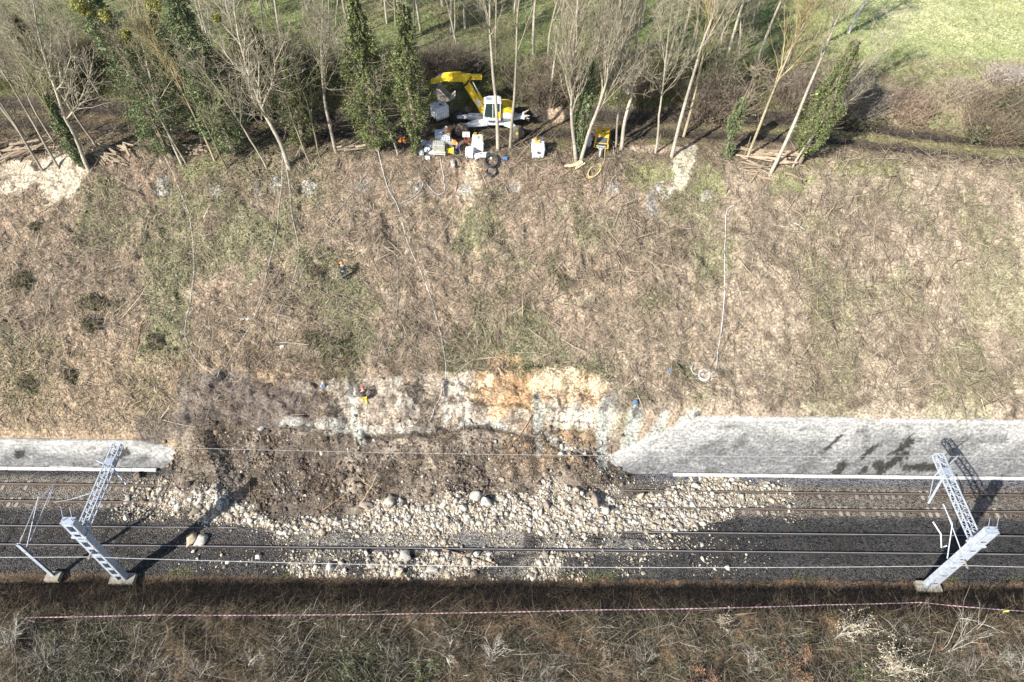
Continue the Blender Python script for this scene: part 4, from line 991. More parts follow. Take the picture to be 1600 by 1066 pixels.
# ivy clad trees
IVY_G = 'ivy clad trees along the crest'
def ivy_tree(px, py, label, h, prof, n, pal, lean=(0, 0), base=.4, seed=1, kind='thin_a', size=.06):
    n = int(n*2.9); p = P(px, py); r = empty('ivy_clad_tree', tuple(p), label, 'tree', IVY_G)
    rs = np.random.RandomState(seed); wb = rs.uniform(-.15, .15, 2)
    ax = lambda z: (lean[0]*z+wb[0]*np.sin(z*.7), lean[1]*z+wb[1]*np.sin(z*.6+1))
    zz = np.linspace(-.2, h, 12); g = G(); X, Y = ax(zz)
    g.tube(list(zip(X, Y, zz)), [.20*(1-.75*t)+.02 for t in np.linspace(0, 1, 12)], (.25, .21, .16), 8); g.build('trunk', BARK, r)
    wood, tw = grow_tree(seed+300, 5.5, .06, fork=.1, spread=.7, dens=.8)
    a = segs(wood+tw); o = np.array([ax(h-2.5)[0], ax(h-2.5)[1], h-2.5]); k = a[0][:, 2] > .6
    c1 = np.array((.40, .34, .24))*rs.uniform(.8, 1.2, (int(k.sum()), 1))
    V, F, C = prism_arrays(a[0][k]+o, a[1][k]+o, np.minimum(a[2][k], .05), np.minimum(a[3][k], .05), c1, 3); mesh_arrays('crown', V, F, TWIG, C, r)
    # bare side twigs poking through the ivy
    m = 260; t = rs.rand(m); hz = base+(h-base)*t; an = rs.uniform(0, 6.28, m); X, Y = ax(hz); p0 = np.stack([X, Y, hz], 1); rr = np.interp(t, prof[0], prof[1])[:, None]*rs.uniform(.9, 1.7, (m, 1))
    p1 = p0+np.stack([np.cos(an), np.sin(an), rs.uniform(-.1, .6, m)], 1)*rr
    V, F, C = prism_arrays(p0, p1, .02, .008, np.array((.34, .28, .19))*rs.uniform(.7, 1.2, (m, 1)), 3); mesh_arrays('side_twigs', V, F, TWIG, C, r)
    V, F, C = ivy_leaves(seed, base, h, lambda t: np.interp(t, prof[0], prof[1]), n, ax, pal, size); mesh_arrays('ivy', V, F, LEAF, C, r)
    return r
ivy_tree(268, 243, 'tall ivy clad tree leaning left, first ivy column from the left', 14, ([0, .12, .3, .6, 1], [.5, 1.5, 1.7, 1.3, .7]), 8500, IVYP, (-.13, .05), .5, 11)
ivy_tree(366, 240, 'broad ivy clad tree with dark bulging ivy, second column from the left', 13.0, ([0, .15, .35, .65, 1], [.7, 1.7, 1.5, 1.1, .6]), 9000, IVYP, (-.06, .02), .3, 12)
ivy_tree(474, 232, 'loose ivy clad tree with thin yellow green ivy beside the large pale leaning trunk', 8.0, ([0, .2, .5, .8, 1], [.5, 1.3, 1.0, .5, .3]), 4200, IVYY, (.03, .03), .5, 13)
ivy_tree(590, 237, 'big conical ivy clad tree left of the excavator', 12.8, ([0, .12, .28, .55, .8, 1], [.6, 1.6, 1.95, 1.45, .85, .35]), 13000, IVYY, (-.02, .0), .5, 14)
ivy_tree(650, 240, 'slim ivy clad column standing next to the pile of plastic bags', 12.4, ([0, .15, .25, .5, .8, 1], [.3, .5, 1.05, 1.0, .7, .35]), 8500, IVYY, (.0, .0), .1, 15)
ivy_tree(905, 246, 'narrow ivy growing up between the two stems of the V shaped tree', 8.5, ([0, .15, .5, .8, 1], [.3, .5, .6, .5, .25]), 4500, IVYP, (.0, .02), .3, 16)
ivy_tree(1133, 246, 'short thin ivy clad stem right of the pale earth scar', 5.4, ([0, .2, .3, .7, 1], [.5, .5, .2, .6, .3]), 2400, IVYP, (.02, .02), .1, 17)
ivy_tree(1247, 258, 'ivy clad tree with feathery yellow green crown above the log pile', 10.5, ([0, .18, .4, .7, 1], [.35, 1.3, 1.25, .8, .3]), 7000, IVYY, (.10, .05), 1.0, 18)
ivy_tree(131, 262, 'slim ivy clad stem rising at the right end of the sand patch', 6.5, ([0, .2, .5, .8, 1], [.3, .45, .5, .4, .2]), 2600, IVYP, (-.04, .03), .1, 19)
ivy_tree(300, 190, 'ivy clad tree behind the gap between the first two ivy columns', 9.5, ([0, .2, .5, .8, 1], [.6, 1.3, 1.2, .9, .4]), 5200, IVYP, (-.06, .03), .3, 20)
ivy_tree(425, 185, 'ivy clad tree behind the large pale leaning trunk', 9.0, ([0, .2, .5, .8, 1], [.6, 1.2, 1.0, .8, .4]), 4800, IVYY, (-.02, .03), .3, 21)
ivy_tree(95, 165, 'ivy clad tree behind the leaning trunks at the far left', 8.0, ([0, .2, .5, .8, 1], [.7, 1.4, 1.2, .8, .4]), 4600, IVYY, (-.08, .03), .3, 22)
# mistletoe balls hanging in the crowns at the top left
for px, py, z, r_, lb in ((196, 55, 27.6, .42, 'yellow green mistletoe ball low in the first ivy column'), (240, 8, 29.5, .55, 'mistletoe ball at the top edge above the first ivy column'), (120, 5, 29, .6, 'dark mistletoe ball at the top edge left of the first ivy column'), (134, 15, 28.5, .5, 'dark mistletoe ball just below another at the top left'), (165, 24, 28.2, .45, 'yellowish mistletoe ball between two darker ones at the top left'), (338, 28, 28, .32, 'small golden mistletoe ball left of the second ivy column')):
    q = atz(px, py, z); rs = np.random.RandomState(int(px)); n = 420; d = rdir(rs, n); c = d*r_*rs.uniform(.3, 1, (n, 1))**.5; u = rdir(rs, n)*.10; v = np.cross(u, rdir(rs, n))
    V, F, C = quad_arrays(c, u, v*.5, np.array([(.30, .27, .06), (.22, .22, .06), (.15, .16, .05)])[rs.randint(0, 3, n)])
    tag(mesh_arrays('mistletoe', V, F, LEAF, C, None, loc=tuple(q)), lb, 'mistletoe', 'mistletoe balls in the bare crowns')
# thickets behind the track
def thicket(px, py, label, rx, ry, h, n, pal, name='bramble_bush', leaf=.065, stems=300, stemc=(.28, .22, .16), at=None, seed=1, cat='bush', grp=None):
    p = P(px, py) if at is None else np.array([at[0], at[1], float(zat(at[0], at[1]))]); rs = np.random.RandomState(seed+int(abs(px)))
    r = empty(name, tuple(p), label, cat, grp)
    a = rs.uniform(0, 6.28, n); q = np.sqrt(rs.rand(n)); lump = 1+.8*fbm(np.cos(a)*2+px, np.sin(a)*2, .8, 3, 3)
    x = np.cos(a)*q*rx*lump; y = np.sin(a)*q*ry*lump; top = h*np.sqrt(np.clip(1-q*q*.85, 0, 1))*(1+.5*fbm(x+px, y, .8, 3, 4))
    g0 = zat(p[0]+x, p[1]+y)-p[2]; z = g0+top*rs.uniform(.25, 1.05, n)
    u = rdir(rs, n); v = np.cross(u, rdir(rs, n)); v /= np.linalg.norm(v, axis=1, keepdims=True)+1e-6; s = leaf*np.exp(rs.normal(0, .35, (n, 1)))
    pal = np.array(pal); V, F, C = quad_arrays(np.stack([x, y, z], 1), u*s, v*s*.7, pal[rs.randint(0, len(pal), n)]*rs.uniform(.7, 1.3, (n, 1)))
    mesh_arrays('foliage', V, F, LEAF, C, r)
    m = stems; a = rs.uniform(0, 6.28, m); q = np.sqrt(rs.rand(m))*.75; x = np.cos(a)*q*rx; y = np.sin(a)*q*ry; g0 = zat(p[0]+x, p[1]+y)-p[2]
    p0 = np.stack([x, y, g0], 1); d = rs.normal(0, .5, (m, 3)); d[:, 2] = 1; p1 = p0+d*h*rs.uniform(.5, 1.25, (m, 1)); p2 = p1+rs.normal(0, .3, (m, 3))*h
    sc = np.array(stemc)*rs.uniform(.6, 1.3, (m, 1))
    V, F, C = join(prism_arrays(p0, p1, .02, .013, sc), prism_arrays(p1, p2, .013, .006, sc)); mesh_arrays('stems', V, F, TWIG, C, r)
    return r
DK = [(.10, .11, .055), (.13, .135, .07), (.08, .085, .05), (.15, .135, .085)]
thicket(1555, 200, 'large dark bramble thicket above the access track at the right edge', 4.2, 3.0, 1.9, 9000, DK, stems=900)
thicket(1340, 175, 'dark bush with grey twigs beside the ivy clad tree above the log pile', 2.2, 1.8, 1.8, 2600, DK, stems=500, stemc=(.36, .31, .26))
thicket(1420, 178, 'pinkish brown dead bush on the bank right of the ivy clad tree', 2.6, 1.6, 1.2, 900, [(.30, .22, .15), (.24, .19, .13), (.16, .17, .08)], stems=900, stemc=(.42, .32, .24))
thicket(1500, 150, 'brown grassy clump below the bright field', 1.8, 1.2, .9, 700, [(.38, .31, .22), (.30, .25, .17)], stems=500, stemc=(.46, .39, .30))
thicket(1570, 128, 'pale dead bush at the right edge below the bright field', 2.4, 1.0, 1.0, 700, [(.40, .33, .26), (.28, .22, .17)], stems=800, stemc=(.48, .42, .36))
thicket(850, 150, 'dark leafless thicket right of the excavator', 3.2, 1.6, 2.4, 2500, DK, stems=900, stemc=(.26, .21, .16))
thicket(1120, 170, 'brown leafless thicket behind the short ivy clad stem', 3.4, 1.6, 1.9, 1600, [(.22, .17, .12), (.15, .13, .08)], stems=900, stemc=(.32, .26, .2))
thicket(1235, 150, 'grey brown thicket behind the long leaning trunk', 2.6, 1.6, 1.8, 1500, [(.22, .17, .12), (.13, .13, .07)], stems=800, stemc=(.34, .28, .22))
thicket(700, 120, 'dark thicket behind the excavator arm', 3.6, 1.6, 2.3, 3000, DK, stems=800, stemc=(.22, .18, .14))
thicket(150, 105, 'yellow green bush behind the left trees', 3.0, 1.6, 2.2, 3500, [(.24, .26, .09), (.20, .23, .08), (.28, .28, .12)], stems=500)
thicket(60, 120, 'dull green bush at the far left behind the leaning trees', 3.4, 1.6, 2.2, 3200, [(.19, .19, .10), (.15, .16, .07)], stems=700, stemc=(.36, .32, .26))
thicket(430, 120, 'olive bush behind the large pale leaning trunk', 3.2, 1.5, 2.4, 3500, [(.16, .19, .07), (.19, .21, .08)], stems=600)
thicket(310, 130, 'dark olive bush between the first two ivy columns', 2.6, 1.5, 2.2, 2600, DK, stems=600)
thicket(1000, 150, 'green bush behind the grey trunk right of the compressor', 2.2, 1.4, 1.9, 2200, [(.14, .18, .06), (.10, .13, .05)], stems=500)
for px, py, rx, ry, h, lb in ((32, 440, .7, .45, .6, 'dark leafy shoots on the slope near the left edge'), (148, 475, .9, .5, .7, 'dark leafy clump in the middle of three on the left slope'), (140, 510, .6, .4, .5, 'dark leafy clump lowest of three on the left slope'), (55, 355, .4, .3, .5, 'small yellowish stump sprout at the upper left of the slope'),
                              (495, 428, .5, .35, .6, 'green stump sprout left of the worker on the slope'), (490, 530, .9, .5, .5, 'leafy dark clump at the left of the green patch above the slide'), (530, 540, 1.1, .6, .45, 'bright green leafy patch above the slide'), (243, 535, .6, .5, .45, 'small green clump at the lower left of the slope'), (45, 600, .5, .35, .5, 'dark clump near the left edge above the low wall'),
                              (110, 588, .45, .35, .4, 'green clump right of a dark one above the low wall'), (880, 440, .6, .4, .3, 'small dark green clump in the middle of the slope'), (1060, 365, .5, .4, .4, 'dark green clump left of the long white hose')):
    thicket(px, py, lb, rx*1.35, ry*1.35, h*.7, int(700*rx), [(.10, .13, .05), (.14, .17, .07), (.06, .08, .035), (.15, .12, .08)], name='leafy_clump', leaf=.055, stems=110, cat='plant')
# shrubs of the near bank
def shrub(px, py, label, h, spread, n, col, leafpal=None, nleaf=0, lean=(0, 0), seed=1, lsize=.05):
    p = P(px, py); r = empty('bare_shrub' if not nleaf else 'dry_leaved_shrub', tuple(p), label, 'shrub')
    rs = np.random.RandomState(seed); S = []
    tips = []
    def br(q, d, L, rad, lvl):
        k = 4
        for i in range(k):
            d = d+rs.normal(0, .13, 3); d /= np.linalg.norm(d); q2 = q+d*L/k; S.append((q, q2, rad*(1-.2*i), rad*(1-.2*(i+1)))); q = q2
            if lvl < 3:
                for _ in range(rs.poisson(1.1 if lvl < 2 else .9)):
                    e = d+rdir(rs, 1)[0]*.75; e /= np.linalg.norm(e); br(q, e, L*.5, max(rad*.5, .006), lvl+1)
        tips.append(q)
    for j in range(n):
        a = rs.uniform(0, 6.28); d = np.array([math.cos(a)*spread+lean[0], math.sin(a)*spread+lean[1], 1.0]); d /= np.linalg.norm(d)
        br(np.array([rs.normal(0, .12), rs.normal(0, .12), -.05]), d, h*rs.uniform(.6, 1), .034 if col is PALE else .024, 1)
    a = segs(S); V, F, C = prism_arrays(a[0], a[1], a[2], a[3], np.array(col)*rs.uniform(.75, 1.2, (len(S), 1)), 3); mesh_arrays('stems', V, F, TWIG, C, r)
    if nleaf:
        t = np.array(tips); c = t[rs.randint(0, len(t), nleaf)]+rs.normal(0, .10, (nleaf, 3)); u = rdir(rs, nleaf); v = np.cross(u, rdir(rs, nleaf)); pal = np.array(leafpal)
        V, F, C = quad_arrays(c, u*lsize, v*lsize*.8, pal[rs.randint(0, len(pal), nleaf)]*rs.uniform(.7, 1.2, (nleaf, 1))); mesh_arrays('leaves', V, F, LEAF, C, r)
    return r
PALE = (.58, .53, .45); GREYT = (.38, .34, .29)
CREAM = [(.62, .54, .38), (.55, .47, .33), (.48, .40, .28)]; RUST = [(.30, .16, .09), (.24, .13, .08), (.36, .20, .12)]
shrub(1305, 1000, 'pale leaning shrub with cream seed leaves below the right mast', 3.0, .35, 5, PALE, CREAM, 420, (.85, .45), 1)
shrub(1385, 1055, 'shrub covered in cream leaves at the bottom right', 2.2, .55, 7, PALE, CREAM, 900, (.1, .2), 2)
shrub(1475, 1020, 'bare whitish shrub with long forked stem leaning right', 3.2, .3, 4, PALE, None, 0, (.75, .5), 3)
shrub(1590, 1055, 'bare grey shrub in the bottom right corner', 2.4, .8, 10, (.48, .46, .40), None, 0, (-.2, .2), 4)
shrub(1520, 1062, 'bare grey shrub left of the bottom right corner', 1.8, .8, 8, GREYT, None, 0, (0, .2), 5)
shrub(1090, 1062, 'rusty leaved low shrub at the bottom right of the middle', 1.2, .9, 8, (.30, .22, .16), RUST, 700, (0, .1), 6)
shrub(1240, 1050, 'rusty leaved low shrub left of the cream leaved shrub', 1.3, .9, 8, (.30, .22, .16), RUST, 800, (0, .1), 7)
shrub(770, 1030, 'bare pale twiggy shrub at the bottom centre', 1.9, .6, 9, PALE, None, 0, (.05, .3), 8)
shrub(1128, 975, 'small cream leaved shoot just below the tape', .9, .7, 5, PALE, CREAM, 160, (0, .1), 9)
shrub(945, 1035, 'low brown twiggy shrub right of the bottom centre shrub', 1.1, .8, 8, GREYT, [(.34, .25, .16)], 160, (0, .1), 10)
shrub(70, 1040, 'bare grey shrub at the bottom left', 1.9, .8, 9, (.44, .42, .36), None, 0, (.1, .3), 11)
shrub(175, 1062, 'bare arching shrub right of the bottom left shrub', 1.6, .9, 9, GREYT, None, 0, (.3, .2), 12)
shrub(310, 1060, 'dull bare shrub left of the bottom centre', 1.4, .9, 8, GREYT, None, 0, (.1, .2), 13)
shrub(560, 1055, 'low green grey shrub left of the bottom centre shrub', 1.2, .9, 8, GREYT, [(.12, .15, .06), (.16, .17, .09)], 500, (.1, .1), 14)
shrub(660, 1062, 'low green leaved shrub touching the bottom edge near the centre', 1.1, .9, 7, GREYT, [(.11, .16, .05), (.15, .18, .07)], 700, (.1, .1), 15)
shrub(1345, 1064, 'green leaved low shrub beneath the cream leaved shrub', .9, .9, 6, GREYT, [(.12, .17, .05)], 500, (0, .1), 16)
rs = np.random.RandomState(19)
for i, px in enumerate((20, 120, 240, 390, 470, 620, 700, 850, 1010, 1170, 1420, 1560)):
    c = [PALE, GREYT, (.44, .42, .36)][i % 3]; shrub(px, 1000+rs.uniform(0, 62), ['tangle of dry pale stems on the near bank', 'tangle of dull grey stems on the near bank', 'tangle of dry greenish grey stems on the near bank'][i % 3], rs.uniform(.9, 1.5), .9, 8, c, None, 0, (rs.uniform(-.3, .4), .2), 40+i)['group'] = ['pale stem tangles on the near bank', 'grey stem tangles on the near bank', 'greenish stem tangles on the near bank'][i % 3]
shrub(1440, 955, 'reddish twiggy shoot near the tape below the right mast', 1.0, .5, 4, (.42, .28, .22), None, 0, (.1, .1), 17)
# ------------------------------------------------------------------ excavator on four wheeled legs
YEL = (.72, .50, .03); WHT = (.66, .67, .68); GRY = (.56, .59, .63); BLK = (.03, .03, .033); RUB = (.06, .055, .05); MUD = (.22, .175, .13)
EO = np.array([-.87, 55.45]); EZ = float(min(zat(EO[0], EO[1]), zat(EO[0]+1.8, EO[1]-.9)))+.05
exc = empty('walking_excavator', (EO[0], EO[1], EZ), 'yellow and white excavator with four wheeled legs standing behind the tall trunk', 'excavator', None, math.radians(2))
g = G(); g.box((0, .15, .98), (1.9, 1.25, .42), GRY); g.lathe((0, .15, 1.18), (0, 0, 1), [(0, .62), (.14, .62)], (.25, .26, .27), 20); g.build('chassis_frame', PAINT, exc, bevel=.03)
def leg(a, hub, wcol, rimcol):
    g = G(); a = Vector(a); h = Vector(hub); m = a.lerp(h, .62)+Vector((0, 0, .14))
    g.bar(a, m, .42, .44, GRY, w2=.34, h2=.36); g.bar(m, h+Vector((0, 0, .18)), .32, .34, GRY, w2=.2, h2=.22); g.tube([h+Vector((0, 0, .3)), h], .11, (.3, .31, .32), 8)
    g.tube([a+Vector((0, 0, .3)), m+Vector((0, 0, .28))], .07, (.5, .5, .52), 8)
    lg = g.build('leg', PAINT, exc, bevel=.015)
    s = -1 if hub[1] < .15 else 1; c = h+Vector((0, s*.12, 0)); R_ = .56
    g = G(); ax = (0, s, 0); g.lathe(c, ax, [(-.05, .26), (-.02, .44), (.02, .53), (.10, R_), (.34, R_), (.42, .53), (.46, .44), (.44, .26)], wcol, 26)
    for k in range(18):
        t = k*2*math.pi/18; u = Vector((math.cos(t), 0, math.sin(t)))
        for q, d in ((.12, .12), (.32, -.12)):
            t2 = t+d; u2 = Vector((math.cos(t2), 0, math.sin(t2))); g.bar(c+u*(R_+.01)+Vector((0, s*.22, 0)), c+u2*(R_-.0)+Vector((0, s*(.02 if q < .2 else .42), 0)), .08, .07, wcol, up=u)
    wh = g.build('wheel', MATTE, exc)
    g = G(); g.lathe(c+Vector((0, s*.30, 0)), ax, [(0, .27), (.10, .29), (.13, .25), (.09, .16), (.17, .13), (.19, .0)], rimcol, 18); g.build('rim', PAINT, wh)
leg((.8, -.35, .95), (1.85, -.95, .56), (.15, .13, .11), (.62, .45, .06)); leg((.8, .6, .95), (1.85, 1.5, .56), RUB, (.3, .22, .05))
leg((-.8, -.3, .95), (-3.1, -.55, .56), MUD, (.2, .16, .12)); leg((-.8, .6, .95), (-3.4, 1.0, .58), RUB, (.12, .11, .1))
g = G()
for k, (dy, dz) in enumerate(((-.28, .25), (-.14, .05), (0, -.1), (.14, .06), (.28, .24))):
    g.bar((2.45, .1+dy, 1.35+dz*.6), (2.95, .1+dy*1.9, 1.1+dz*2.4), .14, .14, (.55, .50, .42), w2=.03, h2=.03)
g.bar((.9, .1, 1.05), (2.5, .1, 1.4), .5, .26, GRY); g.bar((2.42, -.35, 1.38), (2.42, .55, 1.38), .16, .2, GRY); g.build('stabiliser_claw', PAINT, exc)
g = G(); g.box((.35, .15, 1.45), (2.2, 1.75, .26), (.2, .2, .21)); g.build('upper_platform', PAINT, exc, bevel=.03)
# rounded engine cover
prof = [(.4, 1.58), (1.3, 1.58), (1.52, 1.75), (1.58, 2.05), (1.45, 2.3), (1.1, 2.46), (.75, 2.5), (.4, 2.48)]
g = G(); g.prism(prof, -.72, 1.0, YEL); g.build('engine_cover', PAINT, exc, bevel=.06)
g = G(); g.prism([(.42, 1.6), (1.3, 1.6), (1.5, 1.8), (1.4, 2.0), (1.0, 2.15), (.42, 2.05)], -.748, -.70, WHT); g.build('white_panel', PAINT, exc)
g = G()
for k in range(5): g.box((1.25, .15, 2.5-.04*k*.2), (.04, 1.0-.1*k, .02), BLK)
g.tube([(1.1, .75, 2.6), (1.1, .75, 3.0)], .05, BLK, 8); g.build('exhaust', PAINT, exc)
# cab
X0, X1, Ya, Yb, Z0, Z1 = -1.15, .38, -.95, .02, 1.5, 3.12
cab = None
g = G(); g.prism([(X0+.05, 1.5), (X1, 1.5), (X1, 1.72), (X0+.4, 1.72), (X0+.02, 1.95)], Ya, Yb, WHT); g.prism([(X1-.55, 1.72), (X1, 1.72), (X1, 2.3), (X1-.25, 2.3)], Ya-.005, Yb, YEL)
for (x, y) in ((X0+.02, Ya+.04), (X0+.02, Yb-.04), (X1-.04, Ya+.04), (X1-.04, Yb-.04)):
    xt = x+(.22 if x < -.5 else 0); g.bar((x, y, 1.55), (xt, y, Z1), .075, .075, WHT)
g.bar((-.30, Ya+.03, 1.6), (-.30, Ya+.03, Z1), .06, .06, WHT); cab = g.build('cab', PAINT, exc, bevel=.012)
g = G(); g.prism([(X0+.08, 3.08), (X1+.06, 3.08), (X1+.06, 3.2), (X1-.2, 3.30), (X0+.5, 3.28), (X0+.1, 3.16)], Ya-.05, Yb+.05, (.74, .75, .76)); g.build('cab_roof', PAINT, cab, bevel=.04)
g = G(); g.box((-.62, -.45, 3.285), (.5, .55, .03), (.30, .36, .40)); g.build('roof_hatch', PAINT, cab)
def pane(poly3):
    g = G(); g.add(poly3, [tuple(range(len(poly3)))], (.1, .1, .1)); o = g.build('window', glass_mat(), cab)
pane([(-1.11, Ya+.015, 1.95), (-.34, Ya+.015, 1.75), (-.34, Ya+.015, 3.06), (-.9, Ya+.015, 3.06)]); pane([(-.27, Ya+.015, 1.75), (X1-.28, Ya+.015, 1.75), (X1-.2, Ya+.015, 2.3), (X1-.06, Ya+.015, 2.35), (X1-.06, Ya+.015, 3.06), (-.27, Ya+.015, 3.06)])
pane([(X0+.05, Ya+.07, 1.95), (X0+.05, Yb-.07, 1.95), (X0+.22, Yb-.07, 3.06), (X0+.22, Ya+.07, 3.06)]); pane([(X1-.02, Ya+.08, 2.35), (X1-.02, Yb-.08, 2.35), (X1-.02, Yb-.08, 3.05), (X1-.02, Ya+.08, 3.05)])
g = G(); g.box((-.3, -.45, 1.95), (.45, .5, .5), BLK); g.box((-.1, -.45, 2.4), (.12, .48, .6), BLK); g.build('seat', MATTE, cab)
# boom and arm (plane y = .45)
yb = .45
g = G(); g.prism([(-1.35, 1.45), (-.85, 1.5), (-.95, 2.0), (-2.35, 4.45), (-2.85, 4.5), (-2.75, 4.0), (-1.55, 1.9)], yb-.16, yb+.16, YEL); bo = g.build('boom', PAINT, exc, bevel=.03)
g = G(); g.box((-1.15, yb-.17, 1.75), (.3, .02, .4), YEL); g.prism([(-1.55, 2.2), (-1.2, 2.25), (-1.5, 2.85), (-1.85, 2.75)], yb-.175, yb-.155, (.7, .7, .66)); g.build('boom_decal', PAINT, bo)
g = G(); g.tube([(-.75, yb, 1.8), (-1.55, yb, 3.35)], .13, YEL, 10); g.build('lift_cylinder', PAINT, exc)
g = G(); g.tube([(-1.5, yb, 3.3), (-2.0, yb, 4.35)], .06, (.7, .7, .72), 8); g.build('lift_rod', PAINT, exc)
g = G(); g.box((-1.95, yb, 4.78), (1.5, .34, .40), YEL); g.prism([(-2.2, 4.5), (-2.2, 5.0), (-3.2, 5.12), (-4.1, 5.0), (-4.1, 4.45), (-3.0, 4.4)], yb-.2, yb+.2, YEL); ar = g.build('arm', PAINT, exc, bevel=.03)
g = G(); g.prism([(-4.0, 4.5), (-3.7, 4.98), (-4.35, 5.05), (-5.3, 4.62), (-5.55, 4.55), (-5.6, 4.2), (-5.2, 4.2), (-4.9, 4.35)], yb-.13, yb+.13, (.76, .54, .04)); g.build('telescopic_tip', PAINT, exc, bevel=.025)
g = G(); g.tube([(-3.0, yb, 5.2), (-4.5, yb, 5.05)], .09, YEL, 8); g.tube([(-4.5, yb, 5.05), (-5.1, yb, 4.75)], .05, (.6, .6, .62), 8); g.build('bucket_cylinder', PAINT, exc)
g = G()
for k in range(4): g.tube([(-2.1, yb-.22+.02*k, 4.9), (-2.55, yb-.32, 4.35-.05*k), (-2.9, yb-.3, 4.15-.06*k), (-3.3, yb-.24, 4.45)], .035, BLK, 6)
g.build('hydraulic_hoses', MATTE, exc)
g = G(); g.box((-5.25, yb, 4.02), (.4, .42, .36), (.05, .06, .09)); g.tube([(-5.25, yb-.28, 4.05), (-5.25, yb+.28, 4.05)], .09, (.10, .16, .3), 10); g.build('quick_coupler', PAINT, exc)
pts = [(-5.15, 3.95), (-5.22, 3.5), (-5.1, 3.05), (-4.8, 2.78), (-4.4, 2.74), (-3.95, 2.92), (-3.55, 3.2)]
inn = [(x+.03+.04*(i < 3), z+.06) for i, (x, z) in enumerate(pts)]
g = G(); g.prism(pts+inn[::-1], yb-.55, yb+.55, (.36, .31, .25))
for s in (-.55, .52): g.prism(pts[:6]+[(-4.0, 3.0), (-4.85, 3.95)], yb+s, yb+s+.035, (.42, .36, .29))
g.bar((-3.6, yb-.55, 3.2), (-3.6, yb+.55, 3.2), .1, .06, (.55, .54, .52)); g.build('bucket', PAINT, exc)
# ------------------------------------------------------------------ liquid tanks in cages
def ibc(loc, rz, label, hung=False):
    r = empty('caged_tank', loc, label, 'liquid tank', 'caged liquid tanks', rz)
    g = G(); g.box((0, 0, .66), (1.14, .94, .98), (.56, .62, .68)); g.lathe((.1, 0, 1.15), (0, 0, 1), [(0, .12), (.05, .12)], (.06, .06, .07), 14); g.build('tank', PLASTIC, r, bevel=.03)
    g = G()
    for z in np.linspace(.2, 1.14, 6):
        for s in (-1, 1): g.bar((-.6, s*.5, z), (.6, s*.5, z), .042, .042, (.82, .83, .85)); g.bar((s*.6, -.5, z), (s*.6, .5, z), .042, .042, (.82, .83, .85))
    for x in np.linspace(-.6, .6, 7):
        for s in (-1, 1): g.bar((x, s*.5, .14), (x, s*.5, 1.16), .042, .042, (.82, .83, .85))
    for y in np.linspace(-.5, .5, 6)[1:-1]:
        for s in (-1, 1): g.bar((s*.6, y, .14), (s*.6, y, 1.16), .042, .042, (.82, .83, .85))
    for y in (-.25, .25): g.bar((-.6, y, 1.165), (.6, y, 1.165), .05, .03, (.60, .62, .64))
    g.build('cage', STEEL, r)
    g = G()
    for y in (-.42, 0, .42): g.box((0, y, .05), (1.2, .12, .1), (.40, .35, .27))
    g.box((0, 0, .125), (1.2, 1.0, .03), (.42, .37, .29)); g.build('pallet', MATTE, r)
    return r
ib = (EO[0]-5.0, EO[1]+.30); ibc((ib[0], ib[1], EZ+1.05), .62, 'white caged liquid tank hanging on chains under the excavator bucket')
g = G(); tip = (ib[0]+.1, ib[1], EZ+2.82)
for a, b in ((-.5, -.45), (.5, -.45), (.5, .45), (-.5, .45)):
    ca, sa = math.cos(.62), math.sin(.62); q = (ib[0]+a*ca-b*sa, ib[1]+a*sa+b*ca, EZ+2.21); g.tube([tip, q], .022, (.45, .46, .48), 5)
tag(g.build('lifting_chain', STEEL), 'steel lifting chains between the excavator bucket and the hanging tank', 'lifting chain')
def on(px, py, dz=0.0):
    p = P(px, py); return (p[0], p[1], p[2]+dz)
ibc(on(692, 226), .15, 'translucent caged tank standing on the ground behind the grout mixer')
# grout mixer in front of the tank
r = empty('grout_mixer', on(687, 241), 'grey hopper of the grout mixer beside the pile of plastic bags', 'grout mixer')
g = G(); g.box((0, 0, .75), (.95, .7, .62), (.36, .36, .31), taper=(1.12, 1.15)); g.build('hopper', PAINT, r, bevel=.02)
g = G(); g.box((0, -.1, .28), (1.05, .6, .24), (.50, .47, .40)); g.box((0, -.45, .46), (1.1, .12, .1), (.55, .50, .42)); g.build('machine_base', PAINT, r, bevel=.02)
g = G(); g.box((0, 0, 1.075), (.9, .7, .03), (.52, .52, .48))
for k in range(6): g.bar((-.4+.16*k, -.36, 1.1), (-.4+.16*k, .36, 1.1), .03, .03, (.3, .3, .28))
g.build('hopper_grate', PAINT, r)
for sx in (-1, 1):
    for sy in (-1, 1): g = G(); g.box((sx*.45, sy*.25, .06), (.09, .09, .26), (.4, .4, .38)); g.build('leg', PAINT, r)
r = empty('generator', on(704, 240), 'small yellow generator with black top beside the grout mixer', 'generator')
g = G(); g.box((0, 0, .36), (.62, .48, .5), (.74, .55, .03)); g.build('housing', PAINT, r, bevel=.05)
g = G(); g.box((0, .12, .68), (.5, .3, .14), (.10, .10, .10)); g.box((.05, .3, .85), (.7, .3, .2), (.34, .34, .31)); g.build('engine_top', PAINT, r, bevel=.02)
g = G()
for s in (-1, 1): g.tube([(s*.3, -.28, .04), (s*.3, -.28, .62), (s*.3, .28, .62), (s*.3, .28, .04)], .022, (.5, .5, .5), 6)
g.build('tube_frame', PAINT, r)
r = empty('plunger_pump', on(708, 258), 'small greenish pump with a white cap lying in front of the yellow generator', 'pump')
g = G(); g.lathe((0, 0, .22), (0, .4, .5), [(-.2, .12), (-.15, .2), (.15, .2), (.25, .12)], (.26, .27, .22), 12); g.build('pump_body', PAINT, r); g = G(); g.lathe((.03, -.35, .16), (0, 0, 1), [(-.1, .1), (.06, .17), (.12, .12)], (.66, .66, .64), 12); g.build('cap', PAINT, r)
r = empty('signal_cabinet', on(729, 226), 'white box with red stand between the orange workers and the open big bag', 'cabinet')
